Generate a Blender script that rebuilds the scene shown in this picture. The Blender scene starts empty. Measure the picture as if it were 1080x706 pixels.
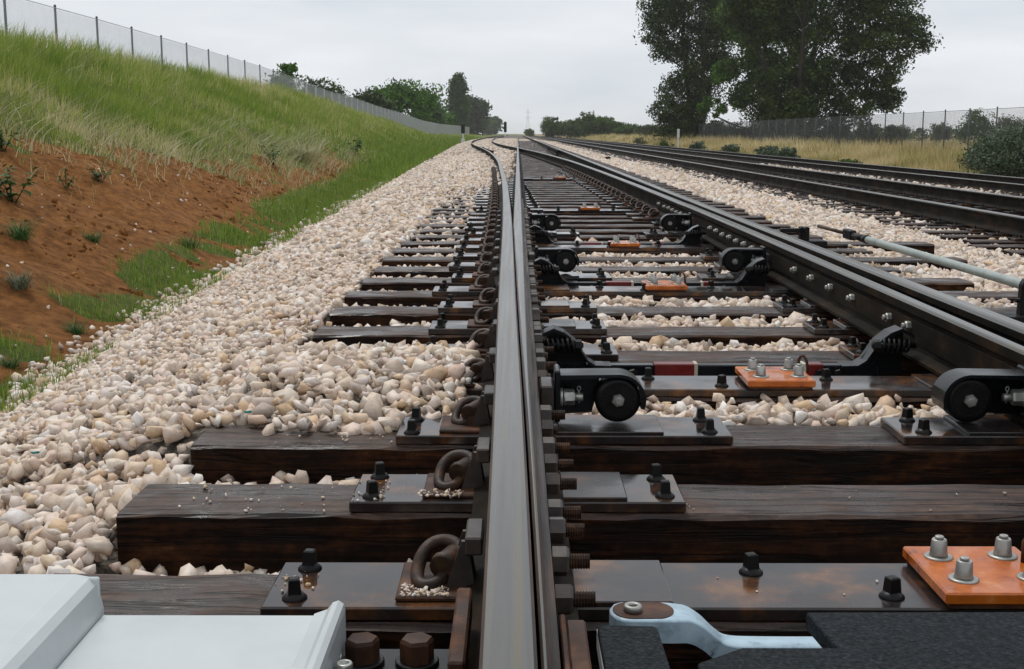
import bpy, bmesh, math, random
import numpy as np
from mathutils import Vector, Matrix, Euler

random.seed(7)
rng = np.random.default_rng(11)
C = bpy.context.scene.collection
S = bpy.context.scene
PI = math.pi

# ------------------------------------------------------------------ camera
CAM_Z = 0.755
cam_d = bpy.data.cameras.new("camera")
cam_d.sensor_width = 36.0
cam_d.lens = 43.33
cam_d.clip_start = 0.05
cam_d.clip_end = 6000
cam = bpy.data.objects.new("camera", cam_d)
C.objects.link(cam)
cam.location = (0, 0, CAM_Z)
cam.rotation_euler = (math.radians(90 - 9.262), 0, math.radians(0.264))
S.camera = cam

# ------------------------------------------------------------------ sky, sun
SUN_EL, SUN_AZ = math.radians(58), math.radians(-25)      # azimuth measured from +Y towards +X
W = bpy.data.worlds.new("World")
S.world = W
W.use_nodes = True
wn, wl = W.node_tree.nodes, W.node_tree.links
wn.clear()
wo = wn.new("ShaderNodeOutputWorld")
wb = wn.new("ShaderNodeBackground")
wb.inputs["Strength"].default_value = 0.1
sky = wn.new("ShaderNodeTexSky")
sky.sky_type = 'NISHITA'
sky.sun_disc = False
sky.sun_elevation = SUN_EL
sky.sun_rotation = SUN_AZ
tc = wn.new("ShaderNodeTexCoord")
mp = wn.new("ShaderNodeMapping")
mp.inputs["Scale"].default_value = (.9, .9, 4.0)
wnz = wn.new("ShaderNodeTexNoise")
wnz.inputs["Scale"].default_value = 4.5
wnz.inputs["Detail"].default_value = 5
wnz.inputs["Roughness"].default_value = 0.5
wr = wn.new("ShaderNodeValToRGB")
wr.color_ramp.elements[0].position = 0.3
wr.color_ramp.elements[0].color = (6.7, 7.25, 7.9, 1)
wr.color_ramp.elements[1].position = 0.72
wr.color_ramp.elements[1].color = (9.1, 9.25, 9.6, 1)
wm = wn.new("ShaderNodeMixRGB")
wm.inputs[0].default_value = 0.96
wl.new(tc.outputs["Generated"], mp.inputs["Vector"])
wl.new(mp.outputs["Vector"], wnz.inputs["Vector"])
wl.new(wnz.outputs["Fac"], wr.inputs["Fac"])
wl.new(sky.outputs["Color"], wm.inputs[1])
wl.new(wr.outputs["Color"], wm.inputs[2])
wl.new(wm.outputs["Color"], wb.inputs["Color"])
wl.new(wb.outputs["Background"], wo.inputs["Surface"])

sun_d = bpy.data.lights.new("sun", 'SUN')
sun_d.energy = 1.5
sun_d.angle = math.radians(14)
sun_d.color = (1.0, 0.96, 0.9)
sun = bpy.data.objects.new("sun", sun_d)
C.objects.link(sun)
sd = Vector((math.sin(SUN_AZ) * math.cos(SUN_EL), math.cos(SUN_AZ) * math.cos(SUN_EL), math.sin(SUN_EL)))
sun.rotation_euler = sd.to_track_quat('Z', 'Y').to_euler()
sun.location = (0, 0, 30)

S.view_settings.view_transform = 'Standard'
S.view_settings.look = 'None'
S.view_settings.exposure = 0.0
S.view_settings.gamma = 1.0
S.cycles.max_bounces = 6
S.cycles.volume_bounces = 2
S.cycles.diffuse_bounces = 3
S.cycles.glossy_bounces = 3
S.cycles.use_denoising = True

# ------------------------------------------------------------------ materials
def new_mat(name):
    m = bpy.data.materials.new(name)
    m.use_nodes = True
    nt = m.node_tree
    b = nt.nodes["Principled BSDF"]
    return m, nt, b

def nd(nt, typ, **kw):
    n = nt.nodes.new(typ)
    for k, v in kw.items():
        n.inputs[k].default_value = v
    return n

def ramp(nt, stops, fac):
    r = nt.nodes.new("ShaderNodeValToRGB")
    e = r.color_ramp.elements
    while len(e) < len(stops):
        e.new(0.5)
    for i, (p, c) in enumerate(stops):
        e[i].position = p
        e[i].color = (c[0], c[1], c[2], 1) if not isinstance(c, (int, float)) else (c, c, c, 1)
    nt.links.new(fac, r.inputs["Fac"])
    return r

def surf(name, stops, scale=12, stretch=(1, 1, 1), detail=6, rough=((0.3, 0.5), (0.7, 0.7)), rscale=None, bump=0.3, bdist=0.003,
         bscale=None, metallic=0.0, spec=0.5, coat=0.0, island=0.0):
    m, nt, b = new_mat(name)
    L = nt.links
    t = nt.nodes.new("ShaderNodeTexCoord")
    geo = nt.nodes.new("ShaderNodeNewGeometry")
    mpn = nt.nodes.new("ShaderNodeMapping")
    mpn.inputs["Scale"].default_value = stretch
    oi = nt.nodes.new("ShaderNodeObjectInfo")
    va = nt.nodes.new("ShaderNodeVectorMath")
    va.operation = 'MULTIPLY_ADD'
    va.inputs[1].default_value = (0, 0, 0)
    comb = nt.nodes.new("ShaderNodeCombineXYZ")
    mul = nt.nodes.new("ShaderNodeMath"); mul.operation = 'MULTIPLY'; mul.inputs[1].default_value = 37.0
    L.new(oi.outputs["Random"], mul.inputs[0])
    L.new(mul.outputs[0], comb.inputs[0]); L.new(mul.outputs[0], comb.inputs[1]); L.new(mul.outputs[0], comb.inputs[2])
    add = nt.nodes.new("ShaderNodeVectorMath"); add.operation = 'ADD'
    L.new(t.outputs["Object"], mpn.inputs["Vector"])
    L.new(mpn.outputs["Vector"], add.inputs[0]); L.new(comb.outputs[0], add.inputs[1])
    n1 = nd(nt, "ShaderNodeTexNoise", Scale=scale, Detail=detail, Roughness=0.62)
    L.new(add.outputs[0], n1.inputs["Vector"])
    r = ramp(nt, stops, n1.outputs["Fac"])
    L.new(r.outputs["Color"], b.inputs["Base Color"])
    n2 = nd(nt, "ShaderNodeTexNoise", Scale=(rscale or scale * 0.6), Detail=4)
    L.new(add.outputs[0], n2.inputs["Vector"])
    rr = ramp(nt, [(rough[0][0], rough[0][1]), (rough[1][0], rough[1][1])], n2.outputs["Fac"])
    L.new(rr.outputs["Color"], b.inputs["Roughness"])
    if bump:
        n3 = nd(nt, "ShaderNodeTexNoise", Scale=(bscale or scale * 3), Detail=6, Roughness=0.6)
        L.new(add.outputs[0], n3.inputs["Vector"])
        bp = nd(nt, "ShaderNodeBump", Strength=bump, Distance=bdist)
        L.new(n3.outputs["Fac"], bp.inputs["Height"])
        L.new(bp.outputs["Normal"], b.inputs["Normal"])
    b.inputs["Metallic"].default_value = metallic
    b.inputs["Specular IOR Level"].default_value = spec
    b.inputs["Coat Weight"].default_value = coat
    return m

M = {}
# creosoted timber: end grain sides nearly black brown, wet weathered grey brown on top
def timber_mat(name, stops, rough, bump, spec=0.5):
    m, nt, b = new_mat(name)
    L = nt.links
    t = nt.nodes.new("ShaderNodeTexCoord")
    oi = nt.nodes.new("ShaderNodeObjectInfo")
    mul = nt.nodes.new("ShaderNodeMath"); mul.operation = 'MULTIPLY'; mul.inputs[1].default_value = 53.0
    L.new(oi.outputs["Random"], mul.inputs[0])
    def noise(stretch, scale, detail, rgh, dist=0.0):
        mpn = nt.nodes.new("ShaderNodeMapping"); mpn.inputs["Scale"].default_value = stretch
        ad = nt.nodes.new("ShaderNodeVectorMath"); ad.operation = 'ADD'
        L.new(t.outputs["Object"], mpn.inputs["Vector"]); L.new(mpn.outputs["Vector"], ad.inputs[0]); L.new(mul.outputs[0], ad.inputs[1])
        n = nd(nt, "ShaderNodeTexNoise", Scale=scale, Detail=detail, Roughness=rgh, Distortion=dist)
        L.new(ad.outputs[0], n.inputs["Vector"])
        return n
    grain = noise((3.2, 60, 60), 1.0, 8, .7, .3)
    crack = noise((1.1, 17, 17), 1.0, 4, .55, .6)
    big = noise((5, 9, 9), 1.0, 6, .6)
    mot = noise((24, 30, 30), 1.0, 8, .75)
    crk = ramp(nt, [(.46, 1.0), (.495, .0), (.505, .0), (.54, 1.0)], crack.outputs["Fac"])     # thin drying cracks along the fibres
    a = nt.nodes.new("ShaderNodeMath"); a.operation = 'MULTIPLY_ADD'; a.inputs[1].default_value = .4
    c = nt.nodes.new("ShaderNodeMath"); c.operation = 'MULTIPLY_ADD'; c.inputs[1].default_value = .3
    d = nt.nodes.new("ShaderNodeMath"); d.operation = 'MULTIPLY'; d.inputs[1].default_value = .3
    L.new(mot.outputs["Fac"], d.inputs[0])
    L.new(big.outputs["Fac"], c.inputs[0]); L.new(d.outputs[0], c.inputs[2])
    L.new(grain.outputs["Fac"], a.inputs[0]); L.new(c.outputs[0], a.inputs[2])
    r = ramp(nt, stops, a.outputs[0])
    mx = nt.nodes.new("ShaderNodeMixRGB"); mx.blend_type = 'MULTIPLY'; mx.inputs[0].default_value = .7
    L.new(r.outputs["Color"], mx.inputs[1]); L.new(crk.outputs["Color"], mx.inputs[2])
    L.new(mx.outputs["Color"], b.inputs["Base Color"])
    rr = ramp(nt, [(0.4, rough[0]), (0.58, rough[1])], big.outputs["Fac"])
    L.new(rr.outputs["Color"], b.inputs["Roughness"])
    hs = nt.nodes.new("ShaderNodeMath"); hs.operation = 'MULTIPLY_ADD'; hs.inputs[1].default_value = .6
    L.new(crk.outputs["Color"], hs.inputs[0]); L.new(a.outputs[0], hs.inputs[2])
    b1 = nd(nt, "ShaderNodeBump", Strength=bump, Distance=0.006)
    L.new(hs.outputs[0], b1.inputs["Height"])
    L.new(b1.outputs["Normal"], b.inputs["Normal"])
    b.inputs["Specular IOR Level"].default_value = spec
    return m
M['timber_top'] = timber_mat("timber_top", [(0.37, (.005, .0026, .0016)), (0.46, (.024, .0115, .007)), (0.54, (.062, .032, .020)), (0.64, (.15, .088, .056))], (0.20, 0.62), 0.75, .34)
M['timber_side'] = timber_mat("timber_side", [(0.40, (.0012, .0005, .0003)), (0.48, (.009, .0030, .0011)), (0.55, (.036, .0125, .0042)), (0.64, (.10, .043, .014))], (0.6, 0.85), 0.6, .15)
M['plate'] = surf("wet_steel_plate", [(0.30, (.006, .006, .007)), (0.44, (.018, .015, .015)), (0.53, (.032, .021, .017)), (0.60, (.09, .038, .015)), (0.70, (.17, .075, .026))], scale=7,
                 rough=((0.42, 0.06), (0.62, 0.30)), rscale=5, bump=0.10, bscale=90, bdist=0.001, spec=0.5)
M['rust'] = surf("rusty_steel", [(0.3, (.018, .008, .005)), (0.5, (.055, .022, .010)), (0.7, (.14, .055, .022))], scale=14, rough=((0.3, 0.45), (0.7, 0.75)), bump=0.4, bscale=70, spec=.3)
M['rail_side'] = surf("rail_side_steel", [(0.3, (.003, .0022, .0016)), (0.52, (.010, .0072, .0042)), (0.68, (.036, .018, .008))], scale=9, stretch=(1, .5, 1),
                 rough=((0.3, 0.6), (0.7, 0.85)), bump=0.5, bscale=50, spec=.10)
M['rail_top'] = surf("rail_running_band", [(0.3, (.070, .067, .062)), (0.5, (.095, .09, .082)), (0.60, (.11, .098, .07)), (0.72, (.125, .09, .032))], scale=5, stretch=(18, .22, 1),
                 rough=((0.3, 0.22), (0.7, 0.34)), rscale=4, bump=0.14, bscale=110, bdist=0.001, metallic=0.3, spec=.8)
M['rail_edge'] = surf("rail_planed_edge", [(0.3, (.016, .010, .008)), (0.5, (.045, .029, .022)), (0.7, (.11, .06, .036))], scale=9, stretch=(5, .3, 1), rough=((0.3, 0.4), (0.7, 0.65)), bump=0.3, bscale=80, metallic=0.1)
M['black_iron'] = surf("black_iron", [(0.35, (.003, .003, .003)), (0.6, (.007, .006, .0055)), (0.8, (.022, .012, .007))], scale=30, rough=((0.3, 0.35), (0.7, 0.6)), bump=0.3, bscale=120, bdist=0.001, spec=.25)
M['clip_iron'] = surf("brown_clip_iron", [(0.3, (.010, .0055, .0035)), (0.52, (.032, .016, .009)), (0.7, (.09, .042, .021))], scale=26, rough=((0.3, 0.4), (0.7, 0.65)), bump=0.5, bscale=140, bdist=0.002, spec=.3)
M['nut'] = surf("brown_nut_steel", [(0.3, (.022, .017, .014)), (0.55, (.05, .039, .033)), (0.78, (.10, .058, .036))], scale=22, rough=((0.3, 0.32), (0.7, 0.55)), bump=0.3, bscale=120, bdist=0.001, metallic=0.1)
M['black_paint'] = surf("black_gloss_paint", [(0.3, (.003, .0038, .005)), (0.7, (.007, .009, .011))], scale=12, rough=((0.3, 0.2), (0.7, 0.42)), bump=0.12, bscale=60, spec=.3)
M['galv'] = surf("galvanised_steel", [(0.3, (.24, .24, .22)), (0.55, (.40, .40, .37)), (0.75, (.55, .55, .52))], scale=30, rough=((0.3, 0.3), (0.7, 0.55)), bump=0.2, bscale=120, bdist=0.001, metallic=0.7)
M['galv_dull'] = surf("dull_galvanised_wire", [(0.3, (.44, .46, .48)), (0.7, (.60, .62, .64))], scale=3, rough=((0.3, 0.5), (0.7, 0.7)), bump=0)
M['wire_dark'] = surf("weathered_wire", [(0.3, (.06, .065, .07)), (0.7, (.12, .125, .13))], scale=3, rough=((0.3, 0.6), (0.7, 0.8)), bump=0)
M['orange'] = surf("orange_insulator_plastic", [(0.30, (.10, .022, .005)), (0.40, (.38, .085, .010)), (0.6, (.50, .13, .016)), (0.74, (.58, .26, .09))], scale=20, rough=((0.42, 0.06), (0.58, 0.42)), rscale=12, bump=0.2, bscale=60, bdist=0.002)
M['grey_paint'] = surf("pale_grey_enamel", [(0.22, (.30, .31, .30)), (0.34, (.46, .495, .50)), (0.5, (.50, .535, .54)), (0.8, (.55, .585, .59))], scale=5, rough=((0.3, 0.28), (0.7, 0.5)), bump=0.08, bscale=90, bdist=0.001)
M['blue_paint'] = surf("pale_blue_paint", [(0.30, (.05, .06, .065)), (0.36, (.26, .36, .42)), (0.5, (.40, .53, .62)), (0.75, (.47, .61, .69))], scale=24, rough=((0.3, 0.3), (0.7, 0.55)), bump=0.25, bscale=60, bdist=0.003)
M['grit'] = surf("black_grit_mat", [(0.35, (.002, .0032, .0045)), (0.52, (.006, .0095, .0125)), (0.72, (.026, .038, .048))], scale=190, detail=3, rough=((0.3, 0.5), (0.7, 0.8)), rscale=120, bump=1.0, bscale=190, bdist=0.006, spec=.18)
M['red'] = surf("dark_red_sleeve", [(0.3, (.10, .008, .008)), (0.7, (.19, .018, .016))], scale=10, rough=((0.3, 0.2), (0.7, 0.4)), bump=0.1)
M['cream_band'] = surf("cream_plastic", [(0.3, (.4, .36, .28)), (0.7, (.55, .5, .4))], scale=10, bump=0.1)
M['pipe'] = surf("grey_green_pipe", [(0.3, (.24, .28, .26)), (0.55, (.36, .41, .385)), (0.78, (.3, .28, .22))], scale=9, rough=((0.3, 0.35), (0.7, 0.6)), bump=0.15, metallic=0.2)
M['signal'] = surf("signal_black", [(0.3, (.006, .006, .007)), (0.7, (.014, .014, .015))], scale=3, bump=0)
M['white_paint'] = surf("white_post_paint", [(0.3, (.55, .55, .53)), (0.7, (.75, .75, .73))], scale=2, bump=0)
M['bark'] = surf("bark", [(0.3, (.014, .011, .008)), (0.7, (.05, .04, .03))], scale=4, stretch=(1, 1, .3), bump=0.6, bdist=0.03)
M['post'] = surf("fence_post_steel", [(0.3, (.05, .055, .06)), (0.7, (.10, .11, .12))], scale=3, bump=0)
M['teal'] = surf("teal_plastic", [(0.3, (.0, .16, .13)), (0.7, (.01, .24, .2))], scale=20, bump=0.1)

def stone_mat():
    m, nt, b = new_mat("limestone_ballast")
    L = nt.links
    at = nt.nodes.new("ShaderNodeAttribute"); at.attribute_name = "rnd"
    oi = nt.nodes.new("ShaderNodeObjectInfo")
    ad = nt.nodes.new("ShaderNodeMath"); ad.operation = 'ADD'
    fr = nt.nodes.new("ShaderNodeMath"); fr.operation = 'FRACT'
    L.new(at.outputs["Fac"], ad.inputs[0]); L.new(oi.outputs["Random"], ad.inputs[1]); L.new(ad.outputs[0], fr.inputs[0])
    r = ramp(nt, [(0.0, (.36, .30, .255)), (0.1, (.56, .46, .385)), (0.24, (.70, .575, .46)), (0.40, (.775, .69, .60)), (0.56, (.69, .545, .455)),
                  (0.70, (.80, .765, .73)), (0.82, (.69, .575, .455)), (0.92, (.62, .44, .27)), (1.0, (.68, .53, .47))], fr.outputs[0])
    t = nt.nodes.new("ShaderNodeNewGeometry")
    n = nd(nt, "ShaderNodeTexNoise", Scale=38, Detail=6, Roughness=0.65)
    L.new(t.outputs["Position"], n.inputs["Vector"])
    r2 = ramp(nt, [(0.26, (.50, .38, .24)), (0.42, (.88, .83, .76)), (0.56, (1.0, 1.0, 1.0)), (0.8, (1.1, 1.07, 1.03))], n.outputs["Fac"])
    mx = nt.nodes.new("ShaderNodeMixRGB"); mx.blend_type = 'MULTIPLY'; mx.inputs[0].default_value = 0.85
    L.new(r.outputs["Color"], mx.inputs[1]); L.new(r2.outputs["Color"], mx.inputs[2])
    # the stones by the far tracks are pinker
    L.new(mx.outputs["Color"], b.inputs["Base Color"])
    n3 = nd(nt, "ShaderNodeTexNoise", Scale=120, Detail=5)
    L.new(t.outputs["Position"], n3.inputs["Vector"])
    bp = nd(nt, "ShaderNodeBump", Strength=0.28, Distance=0.004)
    L.new(n3.outputs["Fac"], bp.inputs["Height"]); L.new(bp.outputs["Normal"], b.inputs["Normal"])
    b.inputs["Roughness"].default_value = 0.72
    return m
M['stone'] = stone_mat()
M['bed'] = surf("ballast_underlayer", [(0.3, (.02, .015, .012)), (0.5, (.09, .072, .056)), (0.68, (.32, .27, .22))], scale=22, detail=3, rough=((0.3, 0.8), (0.7, 0.9)), bump=1.0, bscale=24, bdist=0.03)  # kept dark: shade in the gaps between stones is put into this colour

def veg_mat(name, stops, rough=0.6, trans=0.25):
    m, nt, b = new_mat(name)
    L = nt.links
    at = nt.nodes.new("ShaderNodeAttribute"); at.attribute_name = "rnd"
    oi = nt.nodes.new("ShaderNodeObjectInfo")
    r = ramp(nt, stops, at.outputs["Fac"])
    L.new(r.outputs["Color"], b.inputs["Base Color"])
    b.inputs["Roughness"].default_value = rough
    b.inputs["Specular IOR Level"].default_value = 0.25
    if trans:
        tr = nt.nodes.new("ShaderNodeBsdfTranslucent")
        L.new(r.outputs["Color"], tr.inputs["Color"])
        ms = nt.nodes.new("ShaderNodeMixShader"); ms.inputs[0].default_value = trans
        L.new(b.outputs[0], ms.inputs[1]); L.new(tr.outputs[0], ms.inputs[2])
        L.new(ms.outputs[0], nt.nodes["Material Output"].inputs["Surface"])
    return m
M['grass'] = veg_mat("bank_grass", [(0, (.12, .20, .026)), (0.3, (.23, .33, .048)), (0.55, (.33, .38, .085)), (0.75, (.48, .44, .18)), (0.92, (.60, .52, .29)), (1, (.66, .58, .36))], trans=.42)
M['seed_grass'] = veg_mat("pale_seed_grass", [(0, (.2, .22, .08)), (0.5, (.42, .42, .22)), (1, (.58, .54, .36))])
M['toe_grass'] = veg_mat("short_green_grass", [(0, (.10, .18, .02)), (0.6, (.19, .29, .04)), (1, (.32, .37, .10))], trans=.4)
M['dry_grass'] = veg_mat("dry_tan_grass", [(0, (.14, .17, .04)), (0.25, (.30, .27, .09)), (0.5, (.52, .42, .19)), (0.8, (.62, .50, .27)), (1, (.7, .6, .36))], trans=.3)
M['leaf_dark'] = veg_mat("dark_tree_leaf", [(0, (.014, .027, .006)), (0.4, (.034, .062, .011)), (0.75, (.068, .11, .018)), (1, (.12, .165, .032))], trans=.2)
M['leaf_mid'] = veg_mat("green_tree_leaf", [(0, (.026, .064, .007)), (0.5, (.066, .165, .012)), (1, (.14, .27, .025))], trans=.25)
M['leaf_far'] = veg_mat("far_tree_leaf", [(0, (.03, .06, .014)), (0.5, (.065, .12, .024)), (1, (.12, .185, .04))], trans=.35)
M['leaf_pale'] = veg_mat("pale_tree_leaf", [(0, (.05, .065, .04)), (0.5, (.09, .11, .065)), (1, (.15, .16, .10))])
M['sage'] = veg_mat("sage_leaf", [(0, (.03, .052, .026)), (0.5, (.085, .125, .07)), (1, (.21, .25, .16))], trans=.15)
M['weed'] = veg_mat("weed_leaf", [(0, (.02, .06, .012)), (0.5, (.04, .11, .02)), (1, (.09, .18, .04))])

M['soil'] = surf("red_brown_clods", [(0.3, (.07, .028, .009)), (0.5, (.20, .083, .024)), (0.7, (.36, .165, .055))], scale=5, rough=((0.3, 0.9), (0.7, 0.95)), bump=.4, spec=.1)
def ground_mat():
    m, nt, b = new_mat("bank_soil_and_turf")
    L = nt.links
    g = nt.nodes.new("ShaderNodeNewGeometry")
    at = nt.nodes.new("ShaderNodeAttribute"); at.attribute_name = "turf"
    n1 = nd(nt, "ShaderNodeTexNoise", Scale=1.3, Detail=8, Roughness=0.65)
    n2 = nd(nt, "ShaderNodeTexNoise", Scale=9, Detail=8, Roughness=0.7)
    L.new(g.outputs["Position"], n1.inputs["Vector"]); L.new(g.outputs["Position"], n2.inputs["Vector"])
    soil = ramp(nt, [(0.28, (.085, .034, .010)), (0.45, (.22, .090, .024)), (0.6, (.34, .145, .042)), (0.78, (.45, .23, .09))], n2.outputs["Fac"])
    turf = ramp(nt, [(0.3, (.06, .085, .016)), (0.55, (.12, .14, .03)), (0.75, (.26, .19, .075))], n2.outputs["Fac"])
    tan = ramp(nt, [(0.3, (.12, .10, .035)), (0.55, (.26, .20, .08)), (0.75, (.38, .3, .14))], n1.outputs["Fac"])
    sub = nt.nodes.new("ShaderNodeMath"); sub.operation = 'ADD'
    n1c = nt.nodes.new("ShaderNodeMath"); n1c.operation = 'MULTIPLY_ADD'; n1c.inputs[1].default_value = 1.6; n1c.inputs[2].default_value = -0.8
    L.new(n1.outputs["Fac"], n1c.inputs[0])
    L.new(at.outputs["Fac"], sub.inputs[0]); L.new(n1c.outputs[0], sub.inputs[1])
    fac = ramp(nt, [(0.42, 0.0), (0.6, 1.0)], sub.outputs[0])
    mx = nt.nodes.new("ShaderNodeMixRGB")
    L.new(fac.outputs["Color"], mx.inputs[0]); L.new(soil.outputs["Color"], mx.inputs[1]); L.new(turf.outputs["Color"], mx.inputs[2])
    sx = nt.nodes.new("ShaderNodeSeparateXYZ"); L.new(g.outputs["Position"], sx.inputs[0])
    gt = nt.nodes.new("ShaderNodeMath"); gt.operation = 'GREATER_THAN'; gt.inputs[1].default_value = 6.0
    L.new(sx.outputs[0], gt.inputs[0])
    mx2 = nt.nodes.new("ShaderNodeMixRGB")
    L.new(gt.outputs[0], mx2.inputs[0]); L.new(mx.outputs["Color"], mx2.inputs[1]); L.new(tan.outputs["Color"], mx2.inputs[2])
    L.new(mx2.outputs["Color"], b.inputs["Base Color"])
    b.inputs["Roughness"].default_value = 0.95
    b.inputs["Specular IOR Level"].default_value = 0.15
    n3 = nd(nt, "ShaderNodeTexNoise", Scale=16, Detail=10, Roughness=0.75)
    L.new(g.outputs["Position"], n3.inputs["Vector"])
    bp = nd(nt, "ShaderNodeBump", Strength=1.0, Distance=0.06)
    L.new(n3.outputs["Fac"], bp.inputs["Height"]); L.new(bp.outputs["Normal"], b.inputs["Normal"])
    return m
M['ground'] = ground_mat()

# ------------------------------------------------------------------ mesh helpers
class MB:
    """collects shapes, then links them as ONE mesh object"""
    def __init__(self):
        self.v, self.f, self.m, self.s = [], [], [], []
    def face(self, idx, mi=0, smooth=False):
        self.f.append(tuple(idx)); self.m.append(mi); self.s.append(smooth)
    def add(self, vs, fs, mi=0, smooth=False):
        o = len(self.v)
        self.v.extend([tuple(p) for p in vs])
        for q in fs:
            self.face([o + i for i in q], mi, smooth)
    def box(self, x0, x1, y0, y1, z0, z1, c=0.002, mi=0, mat=None):
        vs, fs = [], []
        X, Y, Z = (x0, x1), (y0, y1), (z0, z1)
        c = min(c, (x1 - x0) * .45, (y1 - y0) * .45, (z1 - z0) * .45)
        ids = {}
        for i in (0, 1):
            for j in (0, 1):
                for k in (0, 1):
                    sx, sy, sz = (1 - 2 * i), (1 - 2 * j), (1 - 2 * k)
                    for a in range(3):
                        p = [X[i] + sx * c, Y[j] + sy * c, Z[k] + sz * c]
                        p[a] = (X[i], Y[j], Z[k])[a]
                        ids[(i, j, k, a)] = len(vs); vs.append(p)
        for a in range(3):
            for e in (0, 1):
                b_, c_ = [(1, 2), (2, 0), (0, 1)][a]
                q = []
                for (p_, r_) in ((0, 0), (1, 0), (1, 1), (0, 1)):
                    key = [0, 0, 0]; key[a] = e; key[b_] = p_; key[c_] = r_
                    q.append(ids[(key[0], key[1], key[2], a)])
                fs.append(q if e else q[::-1])
        for a in range(3):                                   # edges along axis a
            b_, c_ = [(1, 2), (2, 0), (0, 1)][a]
            for p_ in (0, 1):
                for r_ in (0, 1):
                    def K(e, ax):
                        key = [0, 0, 0]; key[a] = e; key[b_] = p_; key[c_] = r_
                        return ids[(key[0], key[1], key[2], ax)]
                    q = [K(0, b_), K(1, b_), K(1, c_), K(0, c_)]
                    fs.append(q if (p_ ^ r_) == 0 else q[::-1])
        for i in (0, 1):
            for j in (0, 1):
                for k in (0, 1):
                    t = [ids[(i, j, k, 0)], ids[(i, j, k, 1)], ids[(i, j, k, 2)]]
                    fs.append(t if (i + j + k) % 2 else t[::-1])
        if mat is not None:
            vs = [tuple(mat @ Vector(p)) for p in vs]
        self.add(vs, fs, mi)
    def lathe(self, o, axis, prof, n=16, mi=0, smooth=True, hexa=None):
        """prof: list of (distance along axis, radius); closed at both ends"""
        a = Vector(axis).normalized()
        u = a.orthogonal().normalized(); w = a.cross(u)
        O = Vector(o); vs, fs = [], []
        for (h, r) in prof:
            for k in range(n):
                t = 2 * PI * (k + .5) / n
                vs.append(O + a * h + (u * math.cos(t) + w * math.sin(t)) * r)
        for i in range(len(prof) - 1):
            for k in range(n):
                k2 = (k + 1) % n
                fs.append((i * n + k, i * n + k2, (i + 1) * n + k2, (i + 1) * n + k))
        self.add(vs, fs, mi, smooth)
        b = len(self.v) - len(vs)
        self.face([b + k for k in range(n)][::-1], mi)
        self.face([b + (len(prof) - 1) * n + k for k in range(n)], mi)
    def cyl(self, o, axis, h, r, n=16, mi=0, smooth=True, c=0.0):
        if c:
            self.lathe(o, axis, [(0, r - c), (c, r), (h - c, r), (h, r - c)], n, mi, smooth)
        else:
            self.lathe(o, axis, [(0, r), (h, r)], n, mi, smooth)
    def tube(self, pts, rad, n=8, mi=0, smooth=True):
        pts = [Vector(p) for p in pts]
        R = rad if isinstance(rad, (list, tuple)) else [rad] * len(pts)
        vs, fs = [], []
        up = None
        for i, p in enumerate(pts):
            d = (pts[min(i + 1, len(pts) - 1)] - pts[max(i - 1, 0)]).normalized()
            if up is None:
                up = d.orthogonal().normalized()
            up = (up - d * up.dot(d)).normalized()
            w = d.cross(up)
            for k in range(n):
                t = 2 * PI * k / n
                vs.append(p + (up * math.cos(t) + w * math.sin(t)) * R[i])
        for i in range(len(pts) - 1):
            for k in range(n):
                k2 = (k + 1) % n
                fs.append((i * n + k, i * n + k2, (i + 1) * n + k2, (i + 1) * n + k))
        self.add(vs, fs, mi, smooth)
        b = len(self.v) - len(vs)
        self.face([b + k for k in range(n)][::-1], mi)
        self.face([b + (len(pts) - 1) * n + k for k in range(n)], mi)
    def prism(self, poly, y0, y1, mi=0, plane='XZ'):
        """poly in XZ (extruded along Y) or XY (extruded along Z)"""
        n = len(poly)
        if plane == 'XZ':
            vs = [(p[0], y0, p[1]) for p in poly] + [(p[0], y1, p[1]) for p in poly]
        else:
            vs = [(p[0], p[1], y0) for p in poly] + [(p[0], p[1], y1) for p in poly]
        fs = [tuple(range(n)), tuple(range(n, 2 * n))[::-1]]
        for k in range(n):
            k2 = (k + 1) % n
            fs.append((k, n + k, n + k2, k2))
        self.add(vs, fs, mi)
    def mesh(self, name, mats):
        me = bpy.data.meshes.new(name)
        me.from_pydata(self.v, [], self.f)
        for m in mats:
            me.materials.append(m)
        me.polygons.foreach_set("material_index", self.m)
        me.polygons.foreach_set("use_smooth", self.s)
        bm = bmesh.new(); bm.from_mesh(me)
        bmesh.ops.recalc_face_normals(bm, faces=bm.faces)
        bm.to_mesh(me); bm.free()
        me.update()
        return me
    def build(self, name, mats, parent=None):
        if not isinstance(mats, (list, tuple)):
            mats = [mats]
        return link(name, self.mesh(name, mats), parent)

def link(name, me, parent=None, loc=None):
    o = bpy.data.objects.new(name, me)
    C.objects.link(o)
    if parent is not None:
        o.parent = parent
    if loc is not None:
        o.location = loc
    return o

def tag(o, label=None, cat=None, group=None, kind=None):
    if label: o["label"] = label
    if cat: o["category"] = cat
    if group: o["group"] = group
    if kind: o["kind"] = kind
    return o

def thing(name, label, cat, loc=(0, 0, 0), rotz=0.0, group=None):
    o = bpy.data.objects.new(name, None)
    o.empty_display_size = 0.1
    C.objects.link(o)
    o.location = loc; o.rotation_euler = (0, 0, rotz)
    return tag(o, label, cat, group)

def copy_tree(o, parent=None):
    c = o.copy(); C.objects.link(c)
    c.parent = parent
    for ch in o.children:
        copy_tree(ch, c)
    return c

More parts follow.
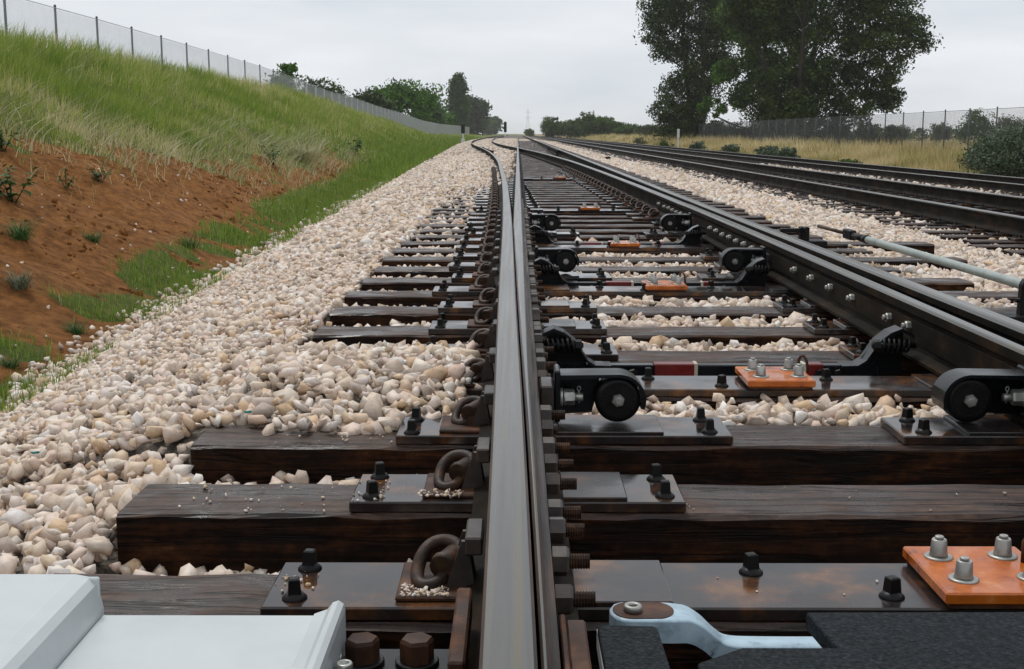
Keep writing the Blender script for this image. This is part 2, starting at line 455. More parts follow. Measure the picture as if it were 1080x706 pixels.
def tri_mesh(name, V, F, mat, rnd=None, smooth=False):
    """V (n,3), F (m,3) numpy -> mesh"""
    me = bpy.data.meshes.new(name)
    me.vertices.add(len(V)); me.vertices.foreach_set("co", np.ascontiguousarray(V, dtype=np.float32).ravel())
    me.loops.add(F.size); me.loops.foreach_set("vertex_index", np.ascontiguousarray(F, dtype=np.int32).ravel())
    me.polygons.add(len(F)); me.polygons.foreach_set("loop_start", np.arange(0, F.size, F.shape[1], dtype=np.int32))
    if smooth:
        me.polygons.foreach_set("use_smooth", np.ones(len(F), dtype=bool))
    if rnd is not None:
        a = me.attributes.new("rnd", 'FLOAT', 'POINT')
        a.data.foreach_set("value", np.ascontiguousarray(rnd, dtype=np.float32))
    me.materials.append(mat)
    me.update(calc_edges=True)
    return me

def vnoise(x, y, s=1.0, seed=0):
    """cheap smooth value noise, numpy"""
    x = np.asarray(x, float) * s; y = np.asarray(y, float) * s
    xi, yi = np.floor(x), np.floor(y)
    fx, fy = x - xi, y - yi
    fx = fx * fx * (3 - 2 * fx); fy = fy * fy * (3 - 2 * fy)
    def h(a, b):
        t = np.sin(a * 127.1 + b * 311.7 + seed * 74.7) * 43758.5453
        return t - np.floor(t)
    return (h(xi, yi) * (1 - fx) + h(xi + 1, yi) * fx) * (1 - fy) + (h(xi, yi + 1) * (1 - fx) + h(xi + 1, yi + 1) * fx) * fy

def fbm(x, y, s=1.0, seed=0, o=4):
    t, a = 0, 0.5
    for k in range(o):
        t = t + a * vnoise(x, y, s * 2 ** k, seed + k); a *= .5
    return t

# ------------------------------------------------------------------ the lie of the land
def sstep(a, b, x):
    t = np.clip((x - a) / (b - a), 0, 1)
    return t * t * (3 - 2 * t)
DL = [(-5, .05), (1.2, .0217), (2.28, .0134), (3.64, 0), (8.13, -.038), (11.7, -.082), (15.7, -.146), (19.3, -.223), (25, -.35), (34.5, -.68),
      (48, -1.33), (58, -1.92), (80, -2.95), (103, -3.6), (145, -4.2), (260, -4.6), (500, -4.6)]
def spl(tab):
    X = np.array([p[0] for p in tab]); Yv = np.array([p[1] for p in tab])
    d = np.gradient(Yv, X)
    def f(t):
        t = np.asarray(t, float)
        i = np.clip(np.searchsorted(X, t) - 1, 0, len(X) - 2)
        h = X[i + 1] - X[i]; s = np.clip((t - X[i]) / h, 0, 1)
        return ((2 * s**3 - 3 * s**2 + 1) * Yv[i] + (s**3 - 2 * s**2 + s) * h * d[i] + (-2 * s**3 + 3 * s**2) * Yv[i + 1] + (s**3 - s**2) * h * d[i + 1])
    return f
dl = spl(DL)                                              # gauge edge of the left stock rail
GR = [(-5, 1.29), (2, 1.295), (3.2, 1.30), (7.6, 1.313), (11, 1.30), (15.7, 1.25), (20, 1.185), (25, 1.08), (34.5, .74), (48, .09), (58, -.52), (80, -1.53), (103, -2.17), (145, -2.77), (260, -3.17), (500, -3.17)]
gr = spl(GR)                                              # gauge edge of the curved point rail on the right
toe = lambda y: np.interp(y, [0, 5, 7.3, 13, 25, 45, 88, 150, 250, 400], [-2.1, -2.12, -2.25, -2.5, -2.9, -3.6, -4.9, -6.6, -7.0, -7.0])
bank_top = lambda y: np.interp(y, [-20, 40, 65, 81, 95, 113, 141, 243, 400, 3000], [2.62, 2.62, 2.42, 1.92, 1.72, 1.18, .52, .22, .1, -.4])
fence_base = lambda y: np.interp(y, [-20, 35, 55, 65, 76, 87, 103, 123, 149, 188, 245, 400, 3000], [1.95, 1.93, 1.82, 1.68, 1.38, 1.33, 1.04, .86, .40, .24, .38, .3, -.5])
FENCE_X = -11.4


def ground_z(x, y):
    x = np.asarray(x, float); y = np.asarray(y, float)
    b0 = toe(y) - .35
    w = (b0 - FENCE_X - .9)
    t = (b0 - x) / w
    tt = np.clip(t, 0, 1)
    prof = tt + .035 * np.sin(tt * PI)
    bank = -.42 + prof * (bank_top(y) + .42)
    bank = bank + (fbm(x, y, .9, 3) - .47) * .30 * np.clip(t * 5, 0, 1) + (fbm(x, y, 4.5, 9) - .47) * .09 * np.clip(t * 8, 0, 1)
    gul = (fbm(x * .45 + y * .5, y * 1.5 - x * .4, 1.0, 61) - .47) * .30 * np.clip(t * 8, 0, 1) * (1 - sstep(.35, .55, t))
    bank = bank + gul
    drop = sstep(-10.9, -11.4, x)
    bank = bank * (1 - drop) + np.minimum(bank, fence_base(y)) * drop
    left = np.where(t > 0, bank, -.42)
    right = -.62 + (fbm(x, y, .25, 5) - .47) * .25 * np.clip((x - 14) / 4, 0, 1)
    z = np.where(x < -1.0, left, np.where(x > 12.5, right, -.95))
    return z

T0Y, TS = 1.94, 0.56                                      # first sleeper and their spacing
# gravel level in each crib near the camera (left of the left rail, between the rails)
CRIB = {-1: (-.16, -.2), 0: (-.120, -.16), 1: (-.100, -.165), 2: (.0, -.022), 3: (.0, -.10), 4: (-.055, -.045), 5: (-.065, -.035), 6: (-.065, -.030), 7: (-.06, -.09), 8: (-.06, -.035), 9: (-.055, -.035), 10: (-.05, -.04), 11: (-.05, -.06), 12: (-.045, -.055)}
def ballast_z(x, y):
    """level of the top of the ballast"""
    x = np.asarray(x, float); y = np.asarray(y, float)
    k = np.floor((y - T0Y) / TS)
    cl = np.full(x.shape, -.04); cr = np.full(x.shape, -.075)
    for kk, (a, b) in CRIB.items():
        cl = np.where(k == kk, a, cl); cr = np.where(k == kk, b, cr)
    cl = np.where(y < T0Y, -.17, cl); cr = np.where(y < T0Y, -.2, cr)
    far = sstep(13, 19, y)
    cl = cl + far * .055
    hump = np.exp(-((y - 3.75) / .42) ** 4) * sstep(-.92, -.70, x) * (1 - sstep(-.16, -.08, x)) * .040
    hump = hump - .075 * np.exp(-((x + .80) / .07) ** 2 - ((y - 3.42) / .12) ** 2)
    cl = np.where((hump > .006) & (x < -.06), np.maximum(cl, hump), cl)
    cl = np.where(y > 4.2, np.minimum(cl, np.where(k == 4, -.05, cl)), cl)
    inner = np.where(x < 0, cl, cr)
    tl = toe(y); e = -.82 + np.minimum(0, dl(y) + .05)
    d = np.clip((e - x) / (e - tl), 0, 1)
    sh = np.where(y < 3.1, -.07, -.02)
    shift = np.minimum(0, dl(y) + .05)
    sh = sh + far * .04
    shoulder = sh + (-.40 - sh) * (d ** 1.25) * 1.0
    nz = (fbm(x, y, 2.2, 21) - .47)
    z = np.where(x < e, shoulder + nz * .09 * (1 - d * .6), inner + nz * .03)
    # right hand side: falls to the two lower tracks
    zr = np.interp(x, [2.2, 2.45, 3.4, 4.2, 7.0, 7.6, 8.8, 9.3, 12.4, 13.6], [-.035, -.05, -.17, -.285, -.285, -.29, -.44, -.47, -.47, -.75])
    z = np.where(x > 2.27, zr + nz * .05, z)
    return z

def ground_sheet():
    xs = np.concatenate([np.array([-900, -500, -250, -120, -70, -45, -30, -22, -17, -14]), np.arange(-12.5, -1.0, .11), np.array([-.9, 0, 6, 12, 12.6]), np.arange(13, 32, .7), np.array([36, 45, 60, 90, 150, 300, 500, 900])])
    ys = np.concatenate([np.array([-30, -10, 0]), np.arange(1, 20, .12), np.arange(20, 60, .6), np.arange(60, 160, 3), np.arange(160, 400, 12), np.array([450, 600, 900, 1400, 2200, 4000])])
    X, Y = np.meshgrid(xs, ys)
    Z = ground_z(X, Y)
    V = np.stack([X.ravel(), Y.ravel(), Z.ravel()], 1)
    nx, ny = len(xs), len(ys)
    i = np.arange(nx * ny).reshape(ny, nx)
    F = np.stack([i[:-1, :-1].ravel(), i[:-1, 1:].ravel(), i[1:, 1:].ravel(), i[1:, :-1].ravel()], 1)
    me = tri_mesh("ground", V, F, M['ground'], smooth=True)
    a = me.attributes.new("turf", 'FLOAT', 'POINT')
    a.data.foreach_set("value", turf_amount(X.ravel(), Y.ravel()).astype(np.float32))
    return tag(link("ground", me), kind="structure")

def grass_edge(x, y):
    e = np.interp(y, [5, 10, 12, 14.5, 20, 27, 35, 48, 70], [.45, .38, .32, .21, .15, .14, .09, .02, -.15])
    return e + (fbm(x, y, .9, 41) - .47) * .22 + (fbm(x, y, 3.5, 43) - .47) * .14

def turf_amount(x, y):
    """how grassy the bank is: grass along the crest and along the foot, bare earth between"""
    b0 = toe(y) - .35
    t = np.clip((b0 - x) / (b0 - FENCE_X), 0, 1)
    z = ground_z(x, y)
    edge = grass_edge(x, y)
    up = sstep(edge - .05, edge + .10, t)
    footw = np.interp(y, [3, 8, 11, 15, 20, 27, 40, 60], [.022, .026, .034, .045, .05, .06, .12, .3])
    foot = 1 - sstep(footw * .6, footw * 1.5 + .02, t)
    foot = foot * sstep(.40, .58, fbm(x, y, 1.5, 77) + np.interp(y, [4, 9, 16, 30], [.07, .06, .12, .3]))
    return np.clip(np.maximum(up, foot), 0, 1)

ground_sheet()

# ballast bed: the mass under the loose stones
def bed_sheet():
    xs = np.concatenate([np.arange(-8, -3.6, .4), np.arange(-3.6, 2.6, .09), np.arange(2.6, 14, .25)])
    ys = np.concatenate([np.arange(.2, 14, .07), np.arange(14, 50, .28), np.arange(50, 160, 2), np.arange(160, 520, 12)])
    X, Y = np.meshgrid(xs, ys)
    Z = ballast_z(X, Y) - .022
    tl = toe(Y)
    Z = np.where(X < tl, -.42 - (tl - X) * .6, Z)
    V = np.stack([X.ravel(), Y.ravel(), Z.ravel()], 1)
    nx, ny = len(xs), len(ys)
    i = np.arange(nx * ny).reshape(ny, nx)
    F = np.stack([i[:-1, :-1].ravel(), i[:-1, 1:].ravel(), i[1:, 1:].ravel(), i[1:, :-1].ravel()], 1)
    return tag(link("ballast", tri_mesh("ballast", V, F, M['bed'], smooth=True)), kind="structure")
ballast = bed_sheet()

# ------------------------------------------------------------------ loose stones
def stone_proto(npts, seed, flat=.72):
    r = np.random.default_rng(seed)
    i = np.arange(npts) + .5
    ph = np.arccos(1 - 2 * i / npts); tt = PI * (1 + 5 ** .5) * i
    p = np.stack([np.cos(tt) * np.sin(ph), np.sin(tt) * np.sin(ph), np.cos(ph)], 1) + r.normal(size=(npts, 3)) * .36
    p /= np.linalg.norm(p, axis=1)[:, None]
    p *= (.78 + .3 * r.random((npts, 1)))
    p = p @ np.linalg.qr(r.normal(size=(3, 3)))[0]
    p *= np.array([1.0, .62 + .28 * r.random(), flat * (.75 + .5 * r.random())])
    bm = bmesh.new()
    for q in p:
        bm.verts.new(q)
    res = bmesh.ops.convex_hull(bm, input=bm.verts)
    loose = [q for q in bm.verts if not q.link_faces]
    bmesh.ops.delete(bm, geom=loose, context='VERTS')
    bmesh.ops.triangulate(bm, faces=bm.faces)
    bm.verts.index_update()
    V = np.array([v.co[:] for v in bm.verts]); F = np.array([[v.index for v in f.verts] for f in bm.faces])
    bm.free()
    return V / (np.abs(V).max()), F
HI = [stone_proto(10 + k % 3, 100 + k, .58) for k in range(16)]
LO = [stone_proto(9, 300 + k, .6) for k in range(10)]

def rand_rot(n):
    q = rng.normal(size=(n, 4)); q[:, 1:3] *= .42; q /= np.linalg.norm(q, axis=1)[:, None]
    w, x, y, z = q.T
    return np.stack([np.stack([1 - 2 * (y * y + z * z), 2 * (x * y - z * w), 2 * (x * z + y * w)], 1),
                     np.stack([2 * (x * y + z * w), 1 - 2 * (x * x + z * z), 2 * (y * z - x * w)], 1),
                     np.stack([2 * (x * z - y * w), 2 * (y * z + x * w), 1 - 2 * (x * x + y * y)], 1)], 1)

def stamp(protos, P, R, size, rnd):
    VV, FF, RR, o = [], [], [], 0
    pi = rng.integers(0, len(protos), len(P))
    for k, (V, F) in enumerate(protos):
        s = np.where(pi == k)[0]
        if not len(s):
            continue
        v = np.einsum('nij,vj->nvi', R[s], V) * size[s][:, None, None] + P[s][:, None, :]
        VV.append(v.reshape(-1, 3)); n = len(V)
        FF.append((F[None] + (np.arange(len(s)) * n)[:, None, None]).reshape(-1, 3) + o)
        RR.append(np.repeat(rnd[s], n)); o += n * len(s)
    return np.concatenate(VV), np.concatenate(FF), np.concatenate(RR)

def scatter(x0, x1, y0, y1, step, keep=None, jit=.5):
    gx, gy = np.meshgrid(np.arange(x0, x1, step), np.arange(y0, y1, step))
    x = gx.ravel() + (rng.random(gx.size) - .5) * step * 2 * jit
    y = gy.ravel() + (rng.random(gx.size) - .5) * step * 2 * jit
    if keep is not None:
        k = keep(x, y); x, y = x[k], y[k]
    return x, y

def tie_phase(y):
    return (y - T0Y + TS / 2) % TS - TS / 2
def on_bed(x, y):
    """where stones lie near the main track: everywhere outside the sleepers, in the cribs between them"""
    ph = np.abs(tie_phase(y))
    onrail = (np.abs(x + .01) < .075) | ((x > 1.27) & (x < 1.56)) | ((x > -.14) & (x < .10))
    crib = (ph > .125)
    zb = ballast_z(x, y)
    ends = (x < -.83) | (x > 2.30)
    over = (zb > .005)
    railzone = onrail & (y > T0Y) & (zb > -.2)
    ok = (ends | crib | over) & ~(railzone & ~ends & (rng.random(x.shape) < .93))
    ok &= ~((y < 1.85) & (x > -1.0))
    ok &= ~((x > .1) & (x < 1.3) & (y > 10) & (rng.random(x.shape) < .55))
    ok &= (x > toe(y) - .05 - .25 * rng.random(x.shape) ** 3)
    # the rods and rollers lie in these cribs
    ok &= ~((np.abs(y - 3.92) < .10) & (x > .02) & (x < 1.45))
    return ok

lots = []
def lot(x, y, size, lift=0.0, protos='LO'):
    z = ballast_z(x, y) + lift + (rng.random(len(x)) - .5) * .026
    lots.append((np.stack([x, y, z], 1), size, protos))
def sz(n, m=.029, s=.30):
    return np.clip(m * np.exp(rng.normal(size=n) * s), m * .5, m * 2.0)
for lay in range(2):
    x, y = scatter(-2.6, 2.45, 1.0, 9, (.048, .0395)[lay], on_bed)
    lot(x, y, sz(len(x), .0248 - .002 * (1 - lay)), (-.016, .004)[lay], 'HI' if lay else 'LO')
x, y = scatter(-2.6, 2.45, 1.0, 7, .15, on_bed); lot(x, y, sz(len(x), .033, .16), .004, 'HI')
x, y = scatter(-2.6, 2.45, 1.0, 9, .085, on_bed); lot(x, y, sz(len(x), .015, .3), .016, 'LO')
x, y = scatter(-3.2, 2.45, 9, 22, .062, on_bed); lot(x, y, sz(len(x), .037), 0)
x, y = scatter(-3.8, 2.45, 22, 45, .085, on_bed); lot(x, y, sz(len(x), .044), 0)
x, y = scatter(-8.5, 2.45, 45, 180, .30, lambda x, y: x > toe(y)); lot(x, y, sz(len(x), .085, .15), -.01)
x, y = scatter(2.3, 4.9, 5, 14, .050); lot(x, y, sz(len(x), .029), 0)
x, y = scatter(2.3, 4.9, 14, 45, .085); lot(x, y, sz(len(x), .045), 0)
x, y = scatter(2.3, 4.9, 45, 160, .32); lot(x, y, sz(len(x), .09, .15), -.02)
x, y = scatter(4.2, 7.2, 7, 30, .10, lambda x, y: np.abs(tie_phase(y)) > .12); lot(x, y, sz(len(x), .036), -.03)
x, y = scatter(6.9, 13.4, 12, 50, .17); lot(x, y, sz(len(x), .05), 0)
# a few stones thrown on to the sleepers
ex = np.array([-.78, -.62, -.50, -.45, -.38, -.33, -.68, -.31, -.26, -.22, -.42, -.6]); ey = np.array([3.13, 3.10, 3.13, 3.15, 3.12, 3.14, 3.14, 3.10, 3.13, 3.15, 3.15, 3.15])
lots.append((np.stack([ex, ey, np.full(len(ex), .016)], 1), sz(len(ex), .027), 'HI'))

P = np.concatenate([l[0] for l in lots]); SZ = np.concatenate([l[1] for l in lots])
HIQ = np.concatenate([np.full(len(l[1]), l[2] == 'HI') for l in lots])
ROT = rand_rot(len(P)); RND = rng.random(len(P))
# the 300 stones that show largest are objects of their own
th = math.radians(9.262)
zc = P[:, 1] * math.cos(th) + (CAM_Z - P[:, 2]) * math.sin(th)
u = 546 + 1300 * P[:, 0] / zc
vv = 141 + 1300 * (CAM_Z - P[:, 2]) / .987 / zc
inview = (u > 5) & (u < 1075) & (vv < 640) & HIQ & (P[:, 1] > 1.9)
hidden = (u < 110) & (vv > 600) | ((np.abs(P[:, 0]) < .16)) | (ballast_z(P[:, 0], P[:, 1]) < -.13)
score = np.where(inview & ~hidden, SZ / zc, 0)
top = np.argsort(-score)[:300]
mask = np.ones(len(P), bool); mask[top] = False
for q, pr in (('HI', HI), ('LO', LO)):
    sel = mask & (HIQ if q == 'HI' else ~HIQ)
    V, F, R = stamp(pr, P[sel], ROT[sel], SZ[sel], RND[sel])
    o = link("loose_stones", tri_mesh("loose_stones", V, F, M['stone'], R), ballast)
    o["kind"] = "stuff"
stone_me = [tri_mesh("stone", V, F, M['stone'], np.zeros(len(V))) for V, F in HI]
for i, k in enumerate(top):
    o = link("stone", stone_me[i % len(stone_me)], ballast)
    m4 = Matrix([list(ROT[k][0]) + [0], list(ROT[k][1]) + [0], list(ROT[k][2]) + [0], [0, 0, 0, 1]])
    o.matrix_local = Matrix.Translation(P[k]) @ m4 @ Matrix.Scale(SZ[k], 4)

# ------------------------------------------------------------------ rails
def rail_mesh(path, sect, name, mats):
    """path: list of Y; sect(Y) -> (list of (x, z), list of material index per edge)"""
    mb = MB()
    rows = []
    for y in path:
        pts, mi = sect(y)
        rows.append([len(mb.v) + k for k in range(len(pts))])
        mb.v.extend([(p[0], y, p[1]) for p in pts])
    n = len(rows[0])
    for a, b in zip(rows[:-1], rows[1:]):
        for k in range(n):
            k2 = (k + 1) % n
            mb.face((a[k], a[k2], b[k2], b[k]), mi[k])
    mb.face(rows[0][::-1], 0); mb.face(rows[-1], 0)
    return mb.mesh(name, mats)
RM = None
def full_section(g, side, z0=.022, z1=.205, w=.062, polished=True, corner=2):
    """g: gauge edge x, side=-1 when the head lies to the left of the gauge edge"""
    c = g + side * w / 2
    h = w / 2
    t = 1 if polished else 0
    hh = [(-h, -.006), (-h + .004, -.0015), (-h + .012, 0), (h - .012, 0), (h - .004, -.0015), (h, -.006)] if corner == 2 else [(-h, -.013), (-h + .005, -.004), (-h + .014, 0), (h - .014, 0), (h - .005, -.004), (h, -.013)]
    pts = [(c + a, z1 + b) for a, b in hh]
    pts += [(c + h, z1 - .034), (c + .011, z1 - .046), (c + .009, z0 + .045), (c + .016, z0 + .028), (c + .070, z0 + .011), (c + .070, z0),
            (c - .070, z0), (c - .070, z0 + .011), (c - .016, z0 + .028), (c - .009, z0 + .045), (c - .011, z1 - .046), (c - h, z1 - .034)]
    mi = [corner, t, t, t, corner] + [0] * 13
    return pts, mi
RMATS = [M['rail_side'], M['rail_top'], M['rail_edge']]
ys_a = list(np.concatenate([np.arange(.2, 12, .35), np.arange(12, 60, 1.2), np.arange(60, 160, 4), np.arange(160, 420, 15)]))

def stock_left(y):
    return full_section(float(dl(y)), -1)
r = thing("stock_rail", "rail with wide grey running band filling the middle foreground, curving left far away", "rail", (0, 0, 0), group="main track rails")
link("rail_body", rail_mesh(ys_a, stock_left, "rail_body", RMATS), r)
r = thing("stock_rail", "outer right rail of the main track, polished band running to the right frame edge", "rail", (0, 0, 0), group="main track rails")
link("rail_body", rail_mesh(ys_a, lambda y: full_section(1.44, 1, corner=1), "rail_body", RMATS), r)

# closed point rail on the left: thin blade that grows to a full head
def point_left(y):
    xr = .036
    xl = max(float(dl(y)) + .0045, xr - .064)
    drop = float(np.interp(y, [.2, 1.2, 3.6, 7], [.016, .011, .003, .002]))
    z1 = .205 - drop
    w = xr - xl
    e = min(.010, w * .42); e2 = min(.004, w * .2)
    wl = float(np.interp(y, [.2, 4, 8], [xr - .011, xr - .016, xr - .038]))
    wl = max(wl, xl)
    fl = float(np.interp(y, [.2, 5, 14], [xr - .012, xr - .02, xr - .10]))
    pts = [(xl, z1 - .004), (xl + e2, z1 - .001), (xl + e2 + .001, z1), (xr - e - .003, z1), (xr - e, z1 - .002), (xr, z1 - .016),
           (xr, .16), (xr - .006, .15), (xr - .006, .062), (xr + .002, .052), (xr + .055, .045), (xr + .055, .0355),
           (fl, .0355), (fl, .045), (wl - .001, .056), (wl, .07), (wl, .15), (xl, .166)]
    mi = [2, 1, 1, 1, 2, 2] + [0] * 12
    return pts, mi
pr_t = thing("switch_point_rail", "thin straight switch blade lying closed against the left stock rail", "switch rail", (0, 0, 0), group="switch blades")
link("rail_body", rail_mesh(ys_a, point_left, "rail_body", RMATS), pr_t)
mb = MB()                                                   # the reinforcing bar bolted to its web
mb.box(.0335, .0515, .3, 12, .066, .132, .004)
mb.build("reinforcing_bar", M['rail_edge'], pr_t)

def hexnut(mb, o, axis, h, r, mi=0):
    mb.lathe(o, axis, [(0, r), (h - .004, r), (h, r * .86)], 6, mi, smooth=False)
def thread(mb, o, axis, h, r, mi=0, pitch=.0042, n=10):
    prof = []
    k = 0.0
    while k < h:
        prof += [(k, r * .84), (k + pitch * .5, r)]
        k += pitch
    mb.lathe(o, axis, prof, n, mi, smooth=False)
nut_b = MB(); hexnut(nut_b, (0, 0, 0), (1, 0, 0), .026, .0235); nut_me = nut_b.mesh("nut", [M['nut']])
stub_b = MB(); thread(stub_b, (-.004, 0, 0), (1, 0, 0), .036, .0125); stub_me = stub_b.mesh("bolt_thread", [M['clip_iron']])
short_b = MB(); short_b.cyl((-.004, 0, 0), (1, 0, 0), .014, .0125, 10, c=.002); short_me = short_b.mesh("bolt_thread", [M['clip_iron']])
nut_y = [1.68, 1.82, 1.97, 2.09, 2.245, 2.38, 2.54, 2.68, 2.82]
yy = 3.30
while yy < 11:
    nut_y.append(yy); yy += .145
nut_y = [q for q in nut_y if not any(abs(q - k) < .09 for k in (3.06, 6.43, 9.2))]
for i, q in enumerate(nut_y):
    n_ = link("nut", nut_me, pr_t, (.0535, q, .100 + (.004 if i % 3 else -.003)))
    n_.rotation_euler = (random.uniform(0, 1.0), 0, 0)
    link("bolt_thread", stub_me if q < 2.45 or i % 2 == 0 else short_me, n_, (.026, 0, 0))

# open point rail on the right
def point_right(y):
    g = float(gr(y)) 
    w = float(np.interp(y, [0, 2, 6, 10], [.022, .028, .055, .062]))
    z1 = .2035 if y < 40 else .200
    full, mi = full_section(g, 1, w=.062, z1=z1, corner=1)
    if y < 10:
        c = g + w / 2
        wx = g + float(np.interp(y, [0, 10], [.018, .031]))
        pts = [(g, z1 - .010), (g + .003, z1 - .003), (g + .007, z1), (g + w - .008, z1), (g + w - .003, z1 - .002), (g + w, z1 - .006),
               (g + w, z1 - .036), (wx + .010, z1 - .046), (wx + .009, .067), (wx + .014, .05), (wx + .045, .046), (wx + .045, .0355),
               (g - .036, .0355), (g - .036, .046), (wx - .016, .054), (wx - .011, .067), (wx - .012, z1 - .048), (g, z1 - .036)]
        return pts, mi
    if y < 14:
        full = [(p[0], p[1] + (.0135 * (14 - y) / 4 if p[1] < .06 else 0)) for p in full]
    return full, mi
pr2 = thing("switch_point_rail", "open switch blade clear of the outer right rail, bright nuts along its web", "switch rail", (0, 0, 0), group="switch blades")
link("rail_body", rail_mesh(ys_a, point_right, "rail_body", RMATS), pr2)
bright_b = MB(); hexnut(bright_b, (0, 0, 0), (-1, 0, 0), .018, .016); bright_b.cyl((-.017, 0, 0), (-1, 0, 0), .012, .010, 10, c=.002)
bright_me = bright_b.mesh("nut", [M['galv']])
mb = MB()
seg = [float(k) for k in np.arange(.4, 12, .8)]
for a, b in zip(seg[:-1], seg[1:]):
    mb.add([(float(gr(a)) + p, a, z) for p, z in ((.0005, .075), (.0005, .148), (.008, .148), (.008, .075))] +
           [(float(gr(b)) + p, b, z) for p, z in ((.0005, .075), (.0005, .148), (.008, .148), (.008, .075))],
           [(0, 1, 5, 4), (1, 2, 6, 5), (2, 3, 7, 6), (3, 0, 4, 7)])
mb.build("reinforcing_bar", M['rail_side'], pr2)
for q in (4.05, 4.27, 4.76, 5.1, 5.44, 5.78, 6.85, 7.1, 7.35, 7.6, 7.85, 8.1, 8.35, 9.6, 9.85, 10.1, 10.35, 10.6, 10.9, 11.3):
    link("nut", bright_me, pr2, (float(gr(q)) + .0005, q, .122 + random.uniform(-.004, .004)))

# guard rails and the casting of the crossing, far ahead
g1 = thing("guard_rail", "short guard rail beside the far crossing, along the right rail", "rail", (0, 0, 0))
def guard(x0, ya, yb):
    def sec(y):
        f = max(0, abs(y - (ya + yb) / 2) - (yb - ya) / 2 + 1.5) * .06
        return full_section(x0(y) - f, -1, polished=False, w=.05)
    return rail_mesh([float(k) for k in np.linspace(ya, yb, 12)], sec, "rail_body", RMATS)
link("rail_body", guard(lambda y: 1.392, 41, 53), g1)
g2 = thing("guard_rail", "short guard rail beside the far crossing, inside the curved left rail", "rail", (0, 0, 0))
def sec2(y):
    f = max(0, abs(y - 47) - 4.5) * .06
    return full_section(float(dl(y)) + .048 + f, 1, polished=False, w=.05)
link("rail_body", rail_mesh([float(k) for k in np.linspace(41, 53, 12)], sec2, "rail_body", RMATS), g2)

# the two tracks on the right
def plain_rail(x, z0, label, group):
    t = thing("track_rail", label, "rail", (0, 0, 0), group=group)
    link("rail_body", rail_mesh([float(k) for k in np.concatenate([np.arange(2, 40, 2), np.arange(40, 200, 10), np.arange(200, 600, 50)])],
                                lambda y: full_section(x, 1, z0 + .022, z0 + .205, .066, corner=1), "rail_body", RMATS), t)
    return t
Z2, Z3 = -.24, -.45
plain_rail(4.83, Z2, "nearest rail of the two tracks on the right, above sleeper ends", "rails of the two right hand tracks")
plain_rail(6.34, Z2, "second rail from the near side of the two right hand tracks", "rails of the two right hand tracks")
plain_rail(10.05, Z3, "third rail from the near side of the two right hand tracks", "rails of the two right hand tracks")
plain_rail(11.55, Z3, "farthest rail on the right, running below the dry grass and sagebrush", "rails of the two right hand tracks")

# ------------------------------------------------------------------ sleepers with their plates, screws and clips
def timber_mesh(x0, x1, seed, w=.232, h=.18):
    r = random.Random(seed)
    n = max(6, int((x1 - x0) / .11))
    mb = MB(); rows = []
    ph = [r.uniform(0, 6) for _ in range(8)]
    for i in range(n + 1):
        x = x0 + (x1 - x0) * i / n
        if 0 < i < n:
            x += r.uniform(-.03, .03)
        c1, c2 = .006 + r.uniform(0, .008), .006 + r.uniform(0, .008)
        s = lambda k, a: a * math.sin(ph[k] + x * 3.1) + r.uniform(-a, a) * .5
        zt = -.002 + r.uniform(-.002, .002)
        ring = [(-w / 2 + s(0, .003), -c1), (-w / 2 + c1 + s(1, .002), zt), (-w * .18, zt + r.uniform(-.001, .002)), (w * .2, zt + r.uniform(-.001, .002)), (w / 2 - c2 + s(2, .002), zt), (w / 2 + s(3, .003), -c2),
                (w / 2 + s(4, .003), -h), (-w / 2 + s(5, .003), -h)]
        rows.append([len(mb.v) + k for k in range(8)])
        dx = (r.uniform(-.008, .008) if i in (0, n) else 0)
        mb.v.extend([(x + dx, a, b) for a, b in ring])
    for a, b in zip(rows[:-1], rows[1:]):
        for k in range(8):
            k2 = (k + 1) % 8
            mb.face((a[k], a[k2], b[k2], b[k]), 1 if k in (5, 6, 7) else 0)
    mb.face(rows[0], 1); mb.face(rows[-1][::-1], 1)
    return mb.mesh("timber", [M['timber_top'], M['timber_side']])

# square headed screw spike with a round flange
def spike_mesh(h=.034, a=.0105):
    mb = MB()
    mb.lathe((0, 0, -.001), (0, 0, 1), [(0, .0205), (.003, .0205), (.007, .0165), (.011, .013)], 16)
    c, t = a, a * .84
    mb.add([(-c, -c, .008), (c, -c, .008), (c, c, .008), (-c, c, .008), (-t, -t, h - .002), (t, -t, h - .002), (t, t, h - .002), (-t, t, h - .002),
            (-t * .7, -t * .7, h), (t * .7, -t * .7, h), (t * .7, t * .7, h), (-t * .7, t * .7, h)],
           [(0, 1, 5, 4), (1, 2, 6, 5), (2, 3, 7, 6), (3, 0, 4, 7), (4, 5, 9, 8), (5, 6, 10, 9), (6, 7, 11, 10), (7, 4, 8, 11), (8, 9, 10, 11)])
    return mb.mesh("screw_spike", [M['black_iron']])
spike_me = spike_mesh()

